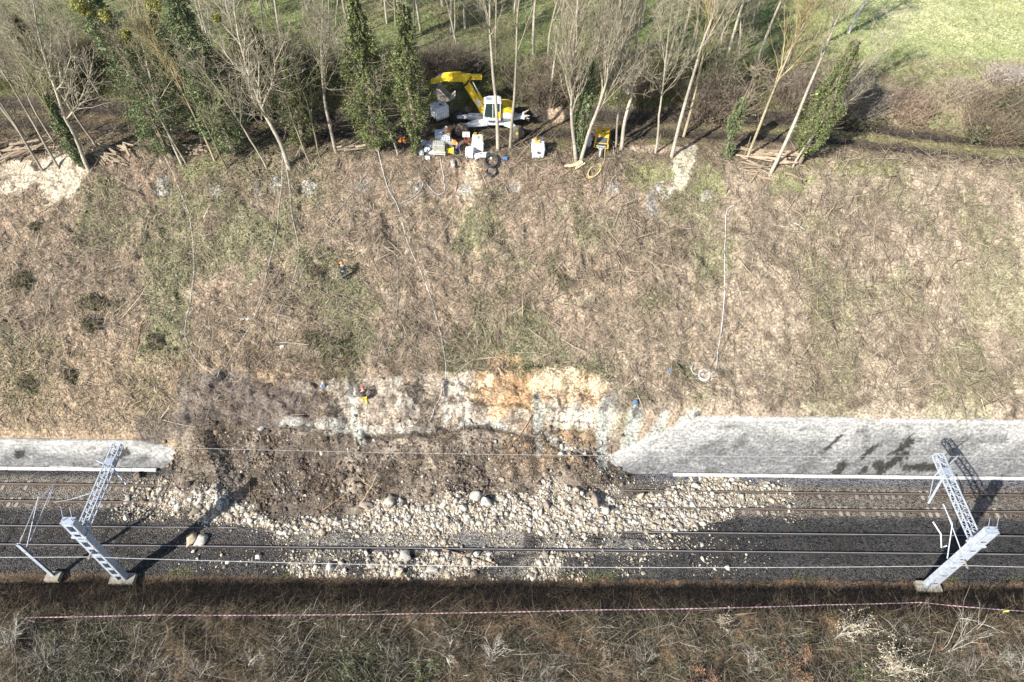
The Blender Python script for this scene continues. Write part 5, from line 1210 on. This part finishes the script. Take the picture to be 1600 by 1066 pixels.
g = G(); g.box((0, 0, .98), (.62, .3, .36), (.74, .73, .71)); g.build('white_box', PAINT, r, bevel=.02)
g = G(); g.box((0, -.155, 1.0), (.07, .01, .3), (.5, .08, .06)); g.build('red_stripe', PAINT, r)
g = G()
for s in (-1, 1): g.bar((s*.22, 0, 0), (s*.15, 0, .8), .05, .05, (.42, .05, .04))
g.bar((-.2, 0, .35), (.2, 0, .35), .05, .05, (.42, .05, .04)); g.build('red_stand', PAINT, r)
# ------------------------------------------------------------------ bags
def sack(loc, dims, col, label, cat, group=None, name='big_bag', seed=1, crumple=.05, rz=0.0, sub=3, extra=None, mat=CLOTH, bulge=.12):
    r = empty(name, loc, label, cat, group, rz)
    bm = bmesh.new(); bmesh.ops.create_cube(bm, size=1.0); bmesh.ops.subdivide_edges(bm, edges=bm.edges[:], cuts=7, use_grid_fill=True)
    v = np.array([q.co[:] for q in bm.verts]); f = [[q.index for q in t.verts] for t in bm.faces]; bm.free()
    z = v[:, 2:3]+.5; b = 1+bulge*4*z*(1-z)*(1-.4*z); rad = np.linalg.norm(v[:, :2], axis=1, keepdims=True)
    v[:, :2] *= b*(1-.12*np.clip(rad-.55, 0, 1)); v = v*np.array(dims)
    n = np.stack([fbm(v[:, 0]+k*7+seed, v[:, 1]+v[:, 2]*1.3, .28*max(dims), 3, seed+k) for k in range(3)], 1); v += n*crumple; v[:, 2] += dims[2]*.5; v[:, 2] = np.maximum(v[:, 2], -.05)
    g = G(); g.add(v, f, col); g.build('sack_body', mat, r, smooth=True)
    if extra: extra(r)
    return r
def straps(h, w, col):
    def fn(r):
        for sx in (-1, 1):
            for sy in (-1, 1):
                g = G(); q = [(sx*w*.52, sy*w*.4, h*.55), (sx*w*.5, sy*w*.42, h*1.0), (sx*w*.3, sy*w*.3, h*1.22), (sx*w*.12, sy*w*.1, h*1.3)]; g.tube(q, .028, col, 5); g.build('lifting_strap', CLOTH, r)
    return fn
sack(on(747, 233), (.95, .95, 1.15), (.72, .71, .68), 'open white big bag with yellow straps in front of the excavator', 'big bag', 'white big bags', seed=3, crumple=.12, extra=straps(1.15, .9, (.6, .48, .12)))
sack(on(734, 245), (.62, .5, .85), (.76, .76, .76), 'upright white bag left of the open big bag', 'bag', seed=5, crumple=.08, name='cement_bag')
sack(on(750, 245), (1.0, .55, .35), (.70, .68, .64), 'slumped half empty white bag below the open big bag', 'bag', seed=6, crumple=.22, name='cement_bag')
sack(on(764, 247), (.65, .45, .22), (.74, .73, .70), 'flat empty white bag beside the black hose coils', 'bag', seed=7, crumple=.16, name='cement_bag', rz=-.5)
sack(on(918, 229), (.5, .45, .95), (.62, .64, .68), 'slim white sack between the V shaped tree and the yellow compressor', 'sack', seed=8, crumple=.12, name='white_sack')
def smudge(r):
    rs = np.random.RandomState(4); g = G()
    for a, b in (((-.18, .62), (.0, .74)), ((0, .74), (-.05, .6)), ((-.05, .6), (.17, .66)), ((.02, .52), (.2, .56)), ((-.12, .5), (.05, .57))):
        g.bar((a[0], -.56, a[1]), (b[0], -.56, b[1]), .012, .045, (.06, .06, .06), up=(0, 0, 1))
    g.build('black_marking', MATTE, r)
sack(on(840, 243), (1.0, .95, 1.35), (.68, .71, .76), 'tall pale blue white big bag with orange things on top', 'big bag', 'white big bags', seed=9, crumple=.05, extra=smudge, bulge=.08, rz=.08)
bb = on(840, 243)
g = G(); g.lathe((0, 0, 0), (0, 0, 1), [(0, .16), (.1, .16), (.2, .1), (.22, .02)], (.75, .28, .03), 14); g.box((.05, -.16, .03), (.2, .1, .05), (.75, .28, .03)); tag(g.build('orange_helmet', PAINT, None, (bb[0]-.22, bb[1]+.2, bb[2]+1.38)), 'orange hard hat lying at the back of the tall big bag', 'hard hat')
g = G(); g.box((0, 0, .06), (.4, .28, .14), (.74, .40, .05), taper=(.7, .7)); g.tube([(-.2, 0, .1), (-.3, -.1, .05), (-.1, -.2, .05)], .03, (.74, .35, .04), 6); tag(g.build('work_vest', CLOTH, None, (bb[0]-.02, bb[1]-.18, bb[2]+1.36), bevel=.02), 'folded orange yellow vest on the front of the tall big bag', 'vest')
g = G(); g.lathe((0, 0, .02), (0, 0, 1), [(0, .18), (.05, .2), (.14, .18), (.1, .1)], (.12, .12, .13), 12); tag(g.build('black_pouch', CLOTH, None, (bb[0]+.27, bb[1]+.22, bb[2]+1.36)), 'black pouch lying at the back right of the tall big bag', 'pouch')
rs = np.random.RandomState(21); c0 = P(664, 236)
for i in range(22):
    a = rs.uniform(0, 6.28); q = math.sqrt(rs.rand()); x = c0[0]+math.cos(a)*q*.85; y = c0[1]+math.sin(a)*q*.75; h = .55*(1-q)**.8
    cc = [(.72, .74, .76), (.60, .64, .67), (.50, .56, .60), (.76, .76, .76)][rs.randint(0, 4)]
    sack((x, y, float(zat(x, y))+h), (rs.uniform(.3, .55), rs.uniform(.25, .4), rs.uniform(.15, .3)), cc, 'crumpled white plastic bag in the heap beside the slim ivy column', 'plastic bag', 'crumpled plastic bags in the heap', 'plastic_bag', 30+i, .2, rs.uniform(0, 6.28), mat=PLASTIC)
sack(on(668, 248), (.45, .3, .18), (.78, .78, .78), 'single white bag lying just below the heap of plastic bags', 'plastic bag', None, 'plastic_bag', 60, .06, .1, mat=PLASTIC)
for px, py, d, lb in ((379, 499, .28, 'left of two white scraps lying on the slope'), (387, 499, .22, 'right of two white scraps lying on the slope'), (441, 543, .3, 'pale grey scrap where two ropes meet on the slope')):
    sack(on(px, py), (d, d*.7, d*.35), (.74, .72, .68), lb, 'scrap', None, 'white_scrap', int(px), .1, .3, mat=PLASTIC)
for px, py, lb in ((1046, 580, 'blue scrap left of the hose coil'), (993, 628, 'blue scrap above the grey grout run near the wall'), (505, 604, 'blue grey scrap at the top of the scarp left of the red helmet')):
    sack(on(px, py), (.28, .18, .1), (.10, .25, .55), lb, 'scrap', None, 'blue_scrap', int(px), .06, .3, mat=PLASTIC)
r = empty('blue_can', on(789, 251), 'blue drum lying right of the black hose coils', 'drum'); g = G(); g.lathe((-.17, 0, .17), (1, .2, 0), [(0, .16), (.02, .18), (.16, .17), (.32, .18), (.34, .16)], (.10, .20, .42), 14); g.build('drum_body', PAINT, r)
# hose coils
def coil(px, py, R_, r, turns, col, label, cat='hose coil', name='hose_coil', squash=1.0, tilt=None, grp=None):
    p = P(px, py); rs = np.random.RandomState(int(px)); q = []; n = turns*22; nm = Vector(normal_at(np.array([p[0]]), np.array([p[1]]), 1.0)[0]); a = nm.orthogonal().normalized(); b = nm.cross(a)
    for i in range(n+1):
        t = i/22*2*math.pi; rr = R_*(1+.10*math.sin(i*.37)); w = Vector((0, 0, 0))+(a*math.cos(t)+b*math.sin(t)*squash)*rr+nm*(.05+r*2*(i/n)*min(turns, 4)*.8)+a*(.05*math.sin(i*.1))
        q.append(w)
    g = G(); g.tube(q, r, col, 6); return tag(g.build(name, MATTE, None, tuple(p)), label, cat, grp)
coil(768, 253, .55, .045, 6, (.05, .055, .06), 'larger upper coil of black hose in front of the tall trunk', grp='black hose coils')
coil(768, 270, .42, .045, 6, (.06, .065, .07), 'smaller lower coil of black hose on the slope edge', grp='black hose coils')
coil(1090, 577, .55, .028, 2, (.58, .58, .58), 'upper left loop of the pale hose coiled on the slope', grp='pale hose loops on the slope')
coil(1100, 587, .42, .028, 4, (.60, .60, .60), 'lower right tight loop of the pale hose coiled on the slope', grp='pale hose loops on the slope')
coil(928, 269, .75, .03, 5, (.52, .44, .20), 'loose pile of yellowish air hose below the compressor', squash=.5)
# ------------------------------------------------------------------ compressor trailer
cp = on(938, 238); r = empty('air_compressor', cp, 'yellow towable air compressor right of the V shaped tree', 'compressor', None, math.radians(-10))
CY = (.70, .42, .035)
g = G(); pr = [(-.15, .45), (1.9, .45), (2.0, .75), (1.9, 1.3), (.55, 1.42), (.05, .95), (-.15, .8)]
vs = [(s*(.66 if z < .9 else .56), y, z) for s in (-1, 1) for (y, z) in pr]; n = len(pr)
g.add(vs, [tuple(range(n)), tuple(range(2*n-1, n-1, -1))]+[(i, (i+1) % n, n+(i+1) % n, n+i) for i in range(n)], CY); g.build('hood', PAINT, r, bevel=.05)
g = G(); g.box((0, -.1, .72), (1.02, .14, .3), (.05, .06, .08)); g.box((0, .18, 1.06), (.95, .5, .03), (.06, .07, .09), rot=Matrix.Rotation(math.radians(43), 3, 'X')); g.build('control_panel', PAINT, r)
g = G(); g.bar((-.12, 1.15, 1.405), (.1, 1.2, 1.40), .05, .02, BLK); g.bar((.08, 1.2, 1.40), (.12, .95, 1.41), .05, .02, BLK); g.bar((-.12, 1.15, 1.405), (-.05, 1.0, 1.41), .05, .02, BLK); g.build('black_marking', MATTE, r)
g = G(); g.bar((0, -.1, .5), (0, -1.25, .42), .14, .12, (.55, .55, .55)); g.bar((-.3, -.1, .6), (0, -.6, .5), .06, .06, (.5, .5, .5)); g.bar((.3, -.1, .6), (0, -.6, .5), .06, .06, (.5, .5, .5)); g.bar((-.42, -.22, .72), (.42, -.22, .72), .05, .05, (.55, .55, .55)); g.lathe((0, -1.3, .44), (0, -1, 0), [(-.08, .06), (0, .08), (.08, .05)], (.4, .4, .4), 10); g.build('drawbar', STEEL, r)
for s in (-1, 1):
    g = G(); g.lathe((s*.62, 1.0, .3), (s, 0, 0), [(-.02, .2), (0, .29), (.12, .3), (.17, .26), (.17, .17)], RUB, 18); wh = g.build('wheel', MATTE, r); g = G(); g.lathe((s*.76, 1.0, .3), (s, 0, 0), [(0, .17), (.03, .15), (.03, .03)], (.5, .5, .5), 12); g.build('rim', PAINT, wh)
    g = G(); g.box((s*.72, 1.0, .66), (.2, .8, .04), (.08, .08, .08)); g.build('mudguard', PAINT, r)
# ------------------------------------------------------------------ logs and branches
def log(p, d, L, r_, label, group, col, name='cut_log', cat='log'):
    rs = np.random.RandomState(int(abs(p[0]*100)+L*1000)); d = Vector(d).normalized(); q = [Vector(p)+d*(L*(t-.5))+Vector(rs.normal(0, .02*L, 3)) for t in (0, .33, .66, 1)]
    g = G(); g.tube(q, [r_, r_*.95, r_*.85, r_*.75], col, 7); return tag(g.build(name, BARK), label, cat, group)
def pile(px, py, n, L, rx, ry, label, group, seed, ang, col):
    rs = np.random.RandomState(seed); c = P(px, py)
    for i in range(n):
        x = c[0]+rs.uniform(-rx, rx); y = c[1]+rs.uniform(-ry, ry); a = ang+rs.normal(0, .22); l = L*rs.uniform(.6, 1.15); dz = .12+.55*(1-abs(y-c[1])/ry)*rs.rand()
        z0, z1 = float(zat(x-math.cos(a)*l/2, y-math.sin(a)*l/2)), float(zat(x+math.cos(a)*l/2, y+math.sin(a)*l/2)); k = rs.uniform(.75, 1.2)
        log((x, y, max(float(zat(x, y)), (z0+z1)/2)+dz), (math.cos(a)*l, math.sin(a)*l, (z1-z0)), l, rs.uniform(.06, .125), label, group, tuple(v*k for v in col))
pile(1212, 254, 30, 2.7, 2.2, 1.4, 'cut log in the log pile between the two leaning pale trunks', 'logs of the pile at the right', 1, -.15, (.40, .31, .22))
pile(182, 240, 22, 2.0, 1.5, .8, 'cut branch in the brush pile right of the left sand patch', 'branches of the pile at the left', 2, -.55, (.31, .25, .18))
pile(303, 238, 14, 1.5, .9, .5, 'cut branch in the dark pile between the first two ivy columns', 'branches of the pile between the ivy columns', 3, -.1, (.24, .19, .14))
pile(30, 236, 16, 2.6, 2.2, .7, 'long branch in the heap at the far left behind the sand', 'branches of the heap at the far left', 4, .5, (.34, .27, .20))
pile(560, 236, 6, 1.8, 1.3, .5, 'crooked branch lying left of the big conical ivy tree', 'branches below the conical ivy tree', 5, .15, (.40, .33, .24))
pile(897, 265, 7, 1.1, .6, .25, 'pale split stick at the foot of the V shaped tree', 'pale sticks at the foot of the V shaped tree', 6, .25, (.58, .48, .30))
def branch(a, b, r_, label, col=(.36, .28, .2), lift=.08):
    p = P(*a); q = P(*b); rs = np.random.RandomState(int(a[0])); pts = []
    for t in np.linspace(0, 1, 6):
        m = p+(q-p)*t; m[0] += rs.normal(0, .05); pts.append((m[0], m[1], float(zat(m[0], m[1]))+lift))
    g = G(); g.tube(pts, list(np.linspace(r_, r_*.5, 6)), col, 6)
    for k in (2, 3, 4):
        e = Vector(pts[k]); d = (Vector(pts[k+1])-Vector(pts[k-1])).normalized(); s = d.cross(Vector((0, 0, 1)))*(1 if k % 2 else -1); g.tube([e, e+(d*.4+s*.35+Vector((0, 0, .1)))*.9], [r_*.5, r_*.15], col, 5)
    return tag(g.build('fallen_branch', BARK), label, 'branch')
branch((1218, 308), (1258, 345), .08, 'long fallen branch on the slope below the log pile', (.30, .21, .15)); branch((1240, 350), (1256, 360), .04, 'short pale stick below the long fallen branch', (.6, .55, .45), .1)
branch((398, 500), (440, 405), .045, 'thin dark branch along a rope on the left slope'); branch((690, 860), (770, 884), .06, 'crooked branch lying on the near track among the rubble', (.30, .22, .15), .22)
branch((565, 790), (590, 745), .04, 'pale broken branch sticking out of the debris', (.48, .38, .25), .3); branch((590, 775), (560, 745), .04, 'second pale broken branch crossing another in the debris', (.45, .35, .22), .35); branch((975, 605), (1002, 590), .05, 'bleached root lying above the right end of the scarp', (.52, .44, .33))
branch((505, 800), (540, 775), .05, 'brown branch at the toe of the debris', (.34, .22, .13), .25); branch((1120, 545), (1130, 480), .03, 'thin stick beside the long pale hose'); branch((830, 650), (780, 720), .04, 'thin root hanging down the orange part of the scarp', (.4, .26, .15), .15); branch((1145, 800), (1225, 793), .05, 'straight dark rod lying across the right rubble on the far track', (.16, .14, .13), .12)
branch((735, 262), (762, 266), .045, 'pale plank end lying under the slumped bag', (.55, .44, .28)); branch((762, 266), (785, 255), .04, 'thin stick leaning toward the black hose coils', (.42, .32, .2)); branch((60, 335), (85, 320), .04, 'stick at the upper left of the slope'); branch((230, 345), (260, 330), .04, 'thin stick below the first grout spots'); branch((225, 500), (212, 550), .05, 'reddish root on the lower left of the slope', (.32, .19, .12))
for i, (a, b) in enumerate((((728, 200), (722, 246)),)): pass
for px, py, h, lb in ((1160, 252, 2.4, 'thin dead pole standing left of the log pile'), (1027, 232, 1.4, 'broken stub on the pale earth scar'), (430, 236, .9, 'short cut stump near the large leaning trunk')):
    stake(px, py, h, lb, (.08, 0))
# ------------------------------------------------------------------ ropes and hoses on the slope
def rope(pts, r_, label, col=(.55, .53, .50), cat='rope', lift=.10, name='rope', tie=0.0):
    q = [P(*a) for a in pts]; L = []
    q2 = np.array([(a[0], a[1]) for a in q]); n = len(q2)
    for i in range(n-1):
        p0 = q2[max(i-1, 0)]; p1 = q2[i]; p2 = q2[i+1]; p3 = q2[min(i+2, n-1)]; k = max(4, int(np.linalg.norm(p2-p1)/.5))
        for j in range(k):
            t = j/k; m = .5*((2*p1)+(-p0+p2)*t+(2*p0-5*p1+4*p2-p3)*t*t+(-p0+3*p1-3*p2+p3)*t**3); L.append((m[0], m[1]))
    L.append(tuple(q2[-1])); A = np.array(L); A += np.stack([fbm(A[:, 0], A[:, 1], 1.3, 2, 5), fbm(A[:, 0], A[:, 1], 1.3, 2, 6)], 1)*.06
    z = zat(A[:, 0], A[:, 1])+lift
    if tie: z[0] += tie; z[1] += tie*.6; z[2] += tie*.3
    g = G(); g.tube([(a[0], a[1], c) for a, c in zip(A, z)], r_, col, 5); return tag(g.build(name, CLOTH), label, cat)
rope([(263, 258), (280, 295), (297, 340), (302, 385), (304, 430), (298, 475), (290, 520), (305, 560), (338, 592)], .022, 'rope hanging from the first ivy tree down the left slope', tie=.8)
rope([(445, 258), (438, 310), (428, 385), (412, 450), (398, 495), (370, 545), (340, 592)], .022, 'left of two ropes tied to the large pale leaning trunk', tie=1.0)
rope([(448, 258), (456, 330), (466, 385), (465, 410), (455, 450), (433, 500), (428, 535)], .022, 'right of two ropes tied to the large pale leaning trunk', tie=1.0)
rope([(582, 262), (545, 310), (505, 365), (480, 410), (462, 470), (450, 530), (442, 545)], .018, 'thin rope running left from the big conical ivy tree to the grey scrap', (.46, .42, .37), tie=.5)
rope([(592, 250), (605, 290), (622, 325), (640, 385), (662, 440), (680, 490), (692, 545), (696, 580), (690, 615), (672, 660)], .03, 'main pale rope from the big conical ivy tree down over the scarp', (.60, .60, .59), tie=.8)
rope([(623, 325), (622, 380), (622, 440), (618, 500), (600, 555), (583, 590), (570, 612)], .015, 'thin dark rope leading to the worker with the red helmet', (.38, .35, .32))
rope([(688, 248), (693, 275), (695, 300), (688, 306), (676, 300), (664, 284), (655, 300), (640, 314), (625, 319)], .032, 'grey hose from the grout mixer curling onto the slope', (.50, .50, .51), 'hose', name='hose')
rope([(773, 250), (762, 290), (750, 325), (740, 355)], .016, 'thin rope below the black hose coils', (.42, .38, .33))
rope([(957, 240), (962, 275), (970, 330)], .016, 'thin rope hanging from the grey trunk right of the compressor', (.45, .41, .35), tie=.6)
rope([(1162, 250), (1158, 290), (1150, 345)], .016, 'thin rope below the dead pole at the log pile', (.45, .41, .35))
rope([(1146, 322), (1137, 328), (1133, 345), (1132, 385), (1133, 430), (1131, 480), (1126, 520), (1120, 555), (1117, 580), (1105, 590)], .032, 'long pale hose running straight down the right slope to its coil', (.60, .61, .62), 'hose', name='hose')
rope([(572, 626), (573, 660), (585, 668), (620, 670), (655, 668)], .024, 'rope hanging below the worker with the red helmet along the ledge', (.58, .57, .54))
rope([(595, 615), (640, 606), (690, 597), (720, 580), (760, 550)], .014, 'thin pale line stretched along the top of the scarp', (.52, .48, .4), lift=.3)
rope([(944, 240), (944, 250), (938, 262), (932, 268)], .03, 'yellowish air hose from the compressor to its pile', (.52, .44, .20), 'hose', name='hose', tie=.5)
# ------------------------------------------------------------------ people
def skin_mesh(name, verts, edges, radii, mat, col, parent, root=0, sub=2):
    me = bpy.data.meshes.new(name+'_cage'); me.from_pydata(verts, edges, []); o = bpy.data.objects.new(name, me); COL.objects.link(o)
    m = o.modifiers.new('skin', 'SKIN'); m.use_smooth_shade = True
    for i, d in enumerate(me.skin_vertices[0].data): d.radius = (radii[i], radii[i]); d.use_root = (i == root)
    s = o.modifiers.new('sub', 'SUBSURF'); s.levels = sub; s.render_levels = sub
    dg = bpy.context.evaluated_depsgraph_get(); nm = bpy.data.meshes.new_from_object(o.evaluated_get(dg)); bpy.data.objects.remove(o); nm.name = name
    nm.materials.clear(); nm.materials.append(mat); a = nm.color_attributes.new('col', 'FLOAT_COLOR', 'POINT'); a.data.foreach_set('color', np.tile(np.array(col+(1,), np.float32), len(nm.vertices)))
    o = bpy.data.objects.new(name, nm); COL.objects.link(o); o.parent = parent; return o
def person(loc, rz, label, J, jacket, trousers, helmet, boots=(.06, .05, .045), stripe=None, harness=None):
    """J: joint positions (metres, +y is the way the person faces)"""
    r = empty('person', loc, label, 'person', None, rz); SK = (.50, .33, .25)
    V = []; R_ = []; E = []; ix = {}
    def v(n, p, rad, par=None):
        ix[n] = len(V); V.append(tuple(p)); R_.append(rad)
        if par: E.append((ix[par], ix[n]))
    L = lambda a, b, t: tuple(Vector(J[a]).lerp(Vector(J[b]), t))
    v('pelvis', J['pelvis'], .125); v('waist', L('pelvis', 'chest', .5), .115, 'pelvis'); v('chest', J['chest'], .135, 'waist'); v('neck', J['neck'], .06, 'chest'); v('head', J['head'], .09, 'neck')
    hd = Vector(J['head']); up = (hd-Vector(J['neck'])).normalized(); fw = Vector(J.get('face', (0, 1, -.2))).normalized()
    v('crown', hd+up*.08, .085, 'head'); v('chin', hd+fw*.05-up*.06, .045, 'head'); v('nose', hd+fw*.115, .016, 'head')
    sd = up.cross(fw).normalized()
    for k, s in (('earL', 1), ('earR', -1)): v(k, hd+sd*s*.092, .02, 'head')
    for s in 'LR':
        v('sh'+s, J['sh'+s], .07, 'chest'); v('el'+s, J['el'+s], .047, 'sh'+s); v('wr'+s, J['wr'+s], .031, 'el'+s)
        d = (Vector(J['wr'+s])-Vector(J['el'+s])).normalized(); a = d.orthogonal().normalized(); b = d.cross(a); w = Vector(J['wr'+s])
        v('palm'+s, w+d*.075, .034, 'wr'+s)
        for f, (o, ln) in enumerate(((-.03, .075), (-.01, .085), (.01, .08), (.03, .06))):
            v('f%d%s' % (f, s), w+d*.12+a*o, .010, 'palm'+s); v('g%d%s' % (f, s), w+d*(.12+ln*.7)+a*o*1.1+b*.03, .008, 'f%d%s' % (f, s))
        v('th'+s, w+d*.06+a*-.055, .011, 'palm'+s); v('tt'+s, w+d*.10+a*-.07+b*.02, .009, 'th'+s)
        v('hip'+s, J['hip'+s], .095, 'pelvis'); v('kn'+s, J['kn'+s], .063, 'hip'+s); v('an'+s, J['an'+s], .042, 'kn'+s); v('toe'+s, J['toe'+s], .035, 'an'+s)
    skin_mesh('body', V, E, R_, CLOTH, SK, r)
    def part(name, names, links, k, col):
        m = {n: i for i, n in enumerate(names)}; return skin_mesh(name, [V[ix[n]] for n in names], [(m[a], m[b]) for a, b in links], [R_[ix[n]]*k+.012 for n in names], CLOTH, col, r)
    part('jacket', ['waist', 'pelvis', 'chest', 'shL', 'elL', 'wrL', 'shR', 'elR', 'wrR'], [('waist', 'pelvis'), ('waist', 'chest'), ('chest', 'shL'), ('shL', 'elL'), ('elL', 'wrL'), ('chest', 'shR'), ('shR', 'elR'), ('elR', 'wrR')], 1.13, jacket)
    part('trousers', ['pelvis', 'hipL', 'knL', 'anL', 'hipR', 'knR', 'anR'], [('pelvis', 'hipL'), ('hipL', 'knL'), ('knL', 'anL'), ('pelvis', 'hipR'), ('hipR', 'knR'), ('knR', 'anR')], 1.12, trousers)
    for s in 'LR': part('boot', ['an'+s, 'toe'+s], [('an'+s, 'toe'+s)], 1.2, boots)
    if helmet:
        g = G(); g.lathe(hd+up*.02, up, [(.0, .165), (.012, .165), (.02, .135), (.07, .13), (.12, .105), (.155, .06), (.165, .01)], helmet, 16); g.bar(hd+up*.025+fw*.1, hd+up*.01+fw*.2, .17, .012, helmet, up=up); g.build('helmet', PAINT, r, smooth=True)
    else:
        g = G(); g.lathe(hd+up*.03-fw*.015, up, [(-.03, .108), (.02, .112), (.07, .10), (.105, .06), (.115, .01)], (.08, .055, .035), 14); g.build('hair', CLOTH, r, smooth=True)
    if stripe:
        g = G(); c = Vector(J['pelvis']).lerp(Vector(J['chest']), .45); ax = (Vector(J['chest'])-Vector(J['pelvis'])).normalized(); g.lathe(c-ax*.03, ax, [(0, .165), (.06, .165)], stripe, 14); g.build('reflective_band', CLOTH, r)
    if harness:
        g = G(); c = Vector(J['pelvis']); ax = (Vector(J['chest'])-c).normalized(); g.lathe(c+ax*.05, ax, [(0, .168), (.07, .168)], harness, 14)
        for s in 'LR': g.tube([Vector(J['pelvis'])+ax*.1, Vector(J['sh'+s])+Vector((0, .1, 0)), Vector(J['chest'])-fw*.16], .025, harness, 5)
        g.build('harness', CLOTH, r)
    return r
def stand(bend=0.0, knee=.04, arm=0, step=.12):
    """a figure bent forward by 'bend' radians at the hips, facing +y"""
    s, c = math.sin(bend), math.cos(bend); hz = .93-knee*.6
    def up(x, t, f=0): return (x, s*t+c*f-.0, hz+c*t-s*f)
    J = dict(pelvis=(0, 0, hz), chest=up(0, .38), neck=up(0, .56, .01), head=up(0, .69, .04), shL=up(-.19, .45), shR=up(.19, .45), face=(0, c*.9-s*.0+.2, -.25-s*.7))
    a = arm
    for sg, n, e in ((-1, 'L', 1.0), (1, 'R', .8)):
        sh = Vector(J['sh'+n]); J['el'+n] = tuple(sh+Vector((sg*.08, .10+.16*a*e, -.27+.10*a*e))); J['wr'+n] = tuple(Vector(J['el'+n])+Vector((-sg*.04, .16+.12*a*e, -.17+.14*a)))
        st = step*(1 if sg < 0 else -1)
        J['hip'+n] = (sg*.10, 0, hz-.06); J['kn'+n] = (sg*.13, st*.5+knee, .49-knee*.3); J['an'+n] = (sg*.14, st-.02, .09); J['toe'+n] = (sg*.16, st+.15, .035)
    return J
ORG = (.78, .25, .03); NAVY = (.035, .04, .07)
person(on(539, 437), math.radians(20), 'climber with orange helmet and dark clothes standing on the middle of the slope', stand(.35, .08, .6), (.035, .04, .055), (.05, .055, .08), (.80, .25, .06), harness=(.30, .29, .27))
person(on(571, 630), math.radians(15), 'climber with red helmet and yellow trousers on the scarp face', stand(.55, .18, .8, .16), (.04, .04, .05), (.62, .45, .05), (.70, .10, .09), harness=(.05, .05, .05))
person(on(703, 226), math.radians(75), 'worker in orange jacket leaning against the translucent tank', stand(.25, .05, .9), ORG, NAVY, (.70, .66, .60), stripe=(.62, .62, .58))
person(on(716, 241), math.radians(60), 'worker in orange jacket and blue trousers bending over the yellow generator', stand(.95, .10, .5, .2), ORG, (.16, .17, .28), None, stripe=(.62, .62, .58))
person(on(625, 234), math.radians(-60), 'worker in orange jacket crouching between the big conical ivy tree and the slim ivy column', stand(.9, .38, .4, .2), ORG, (.05, .05, .06), None)
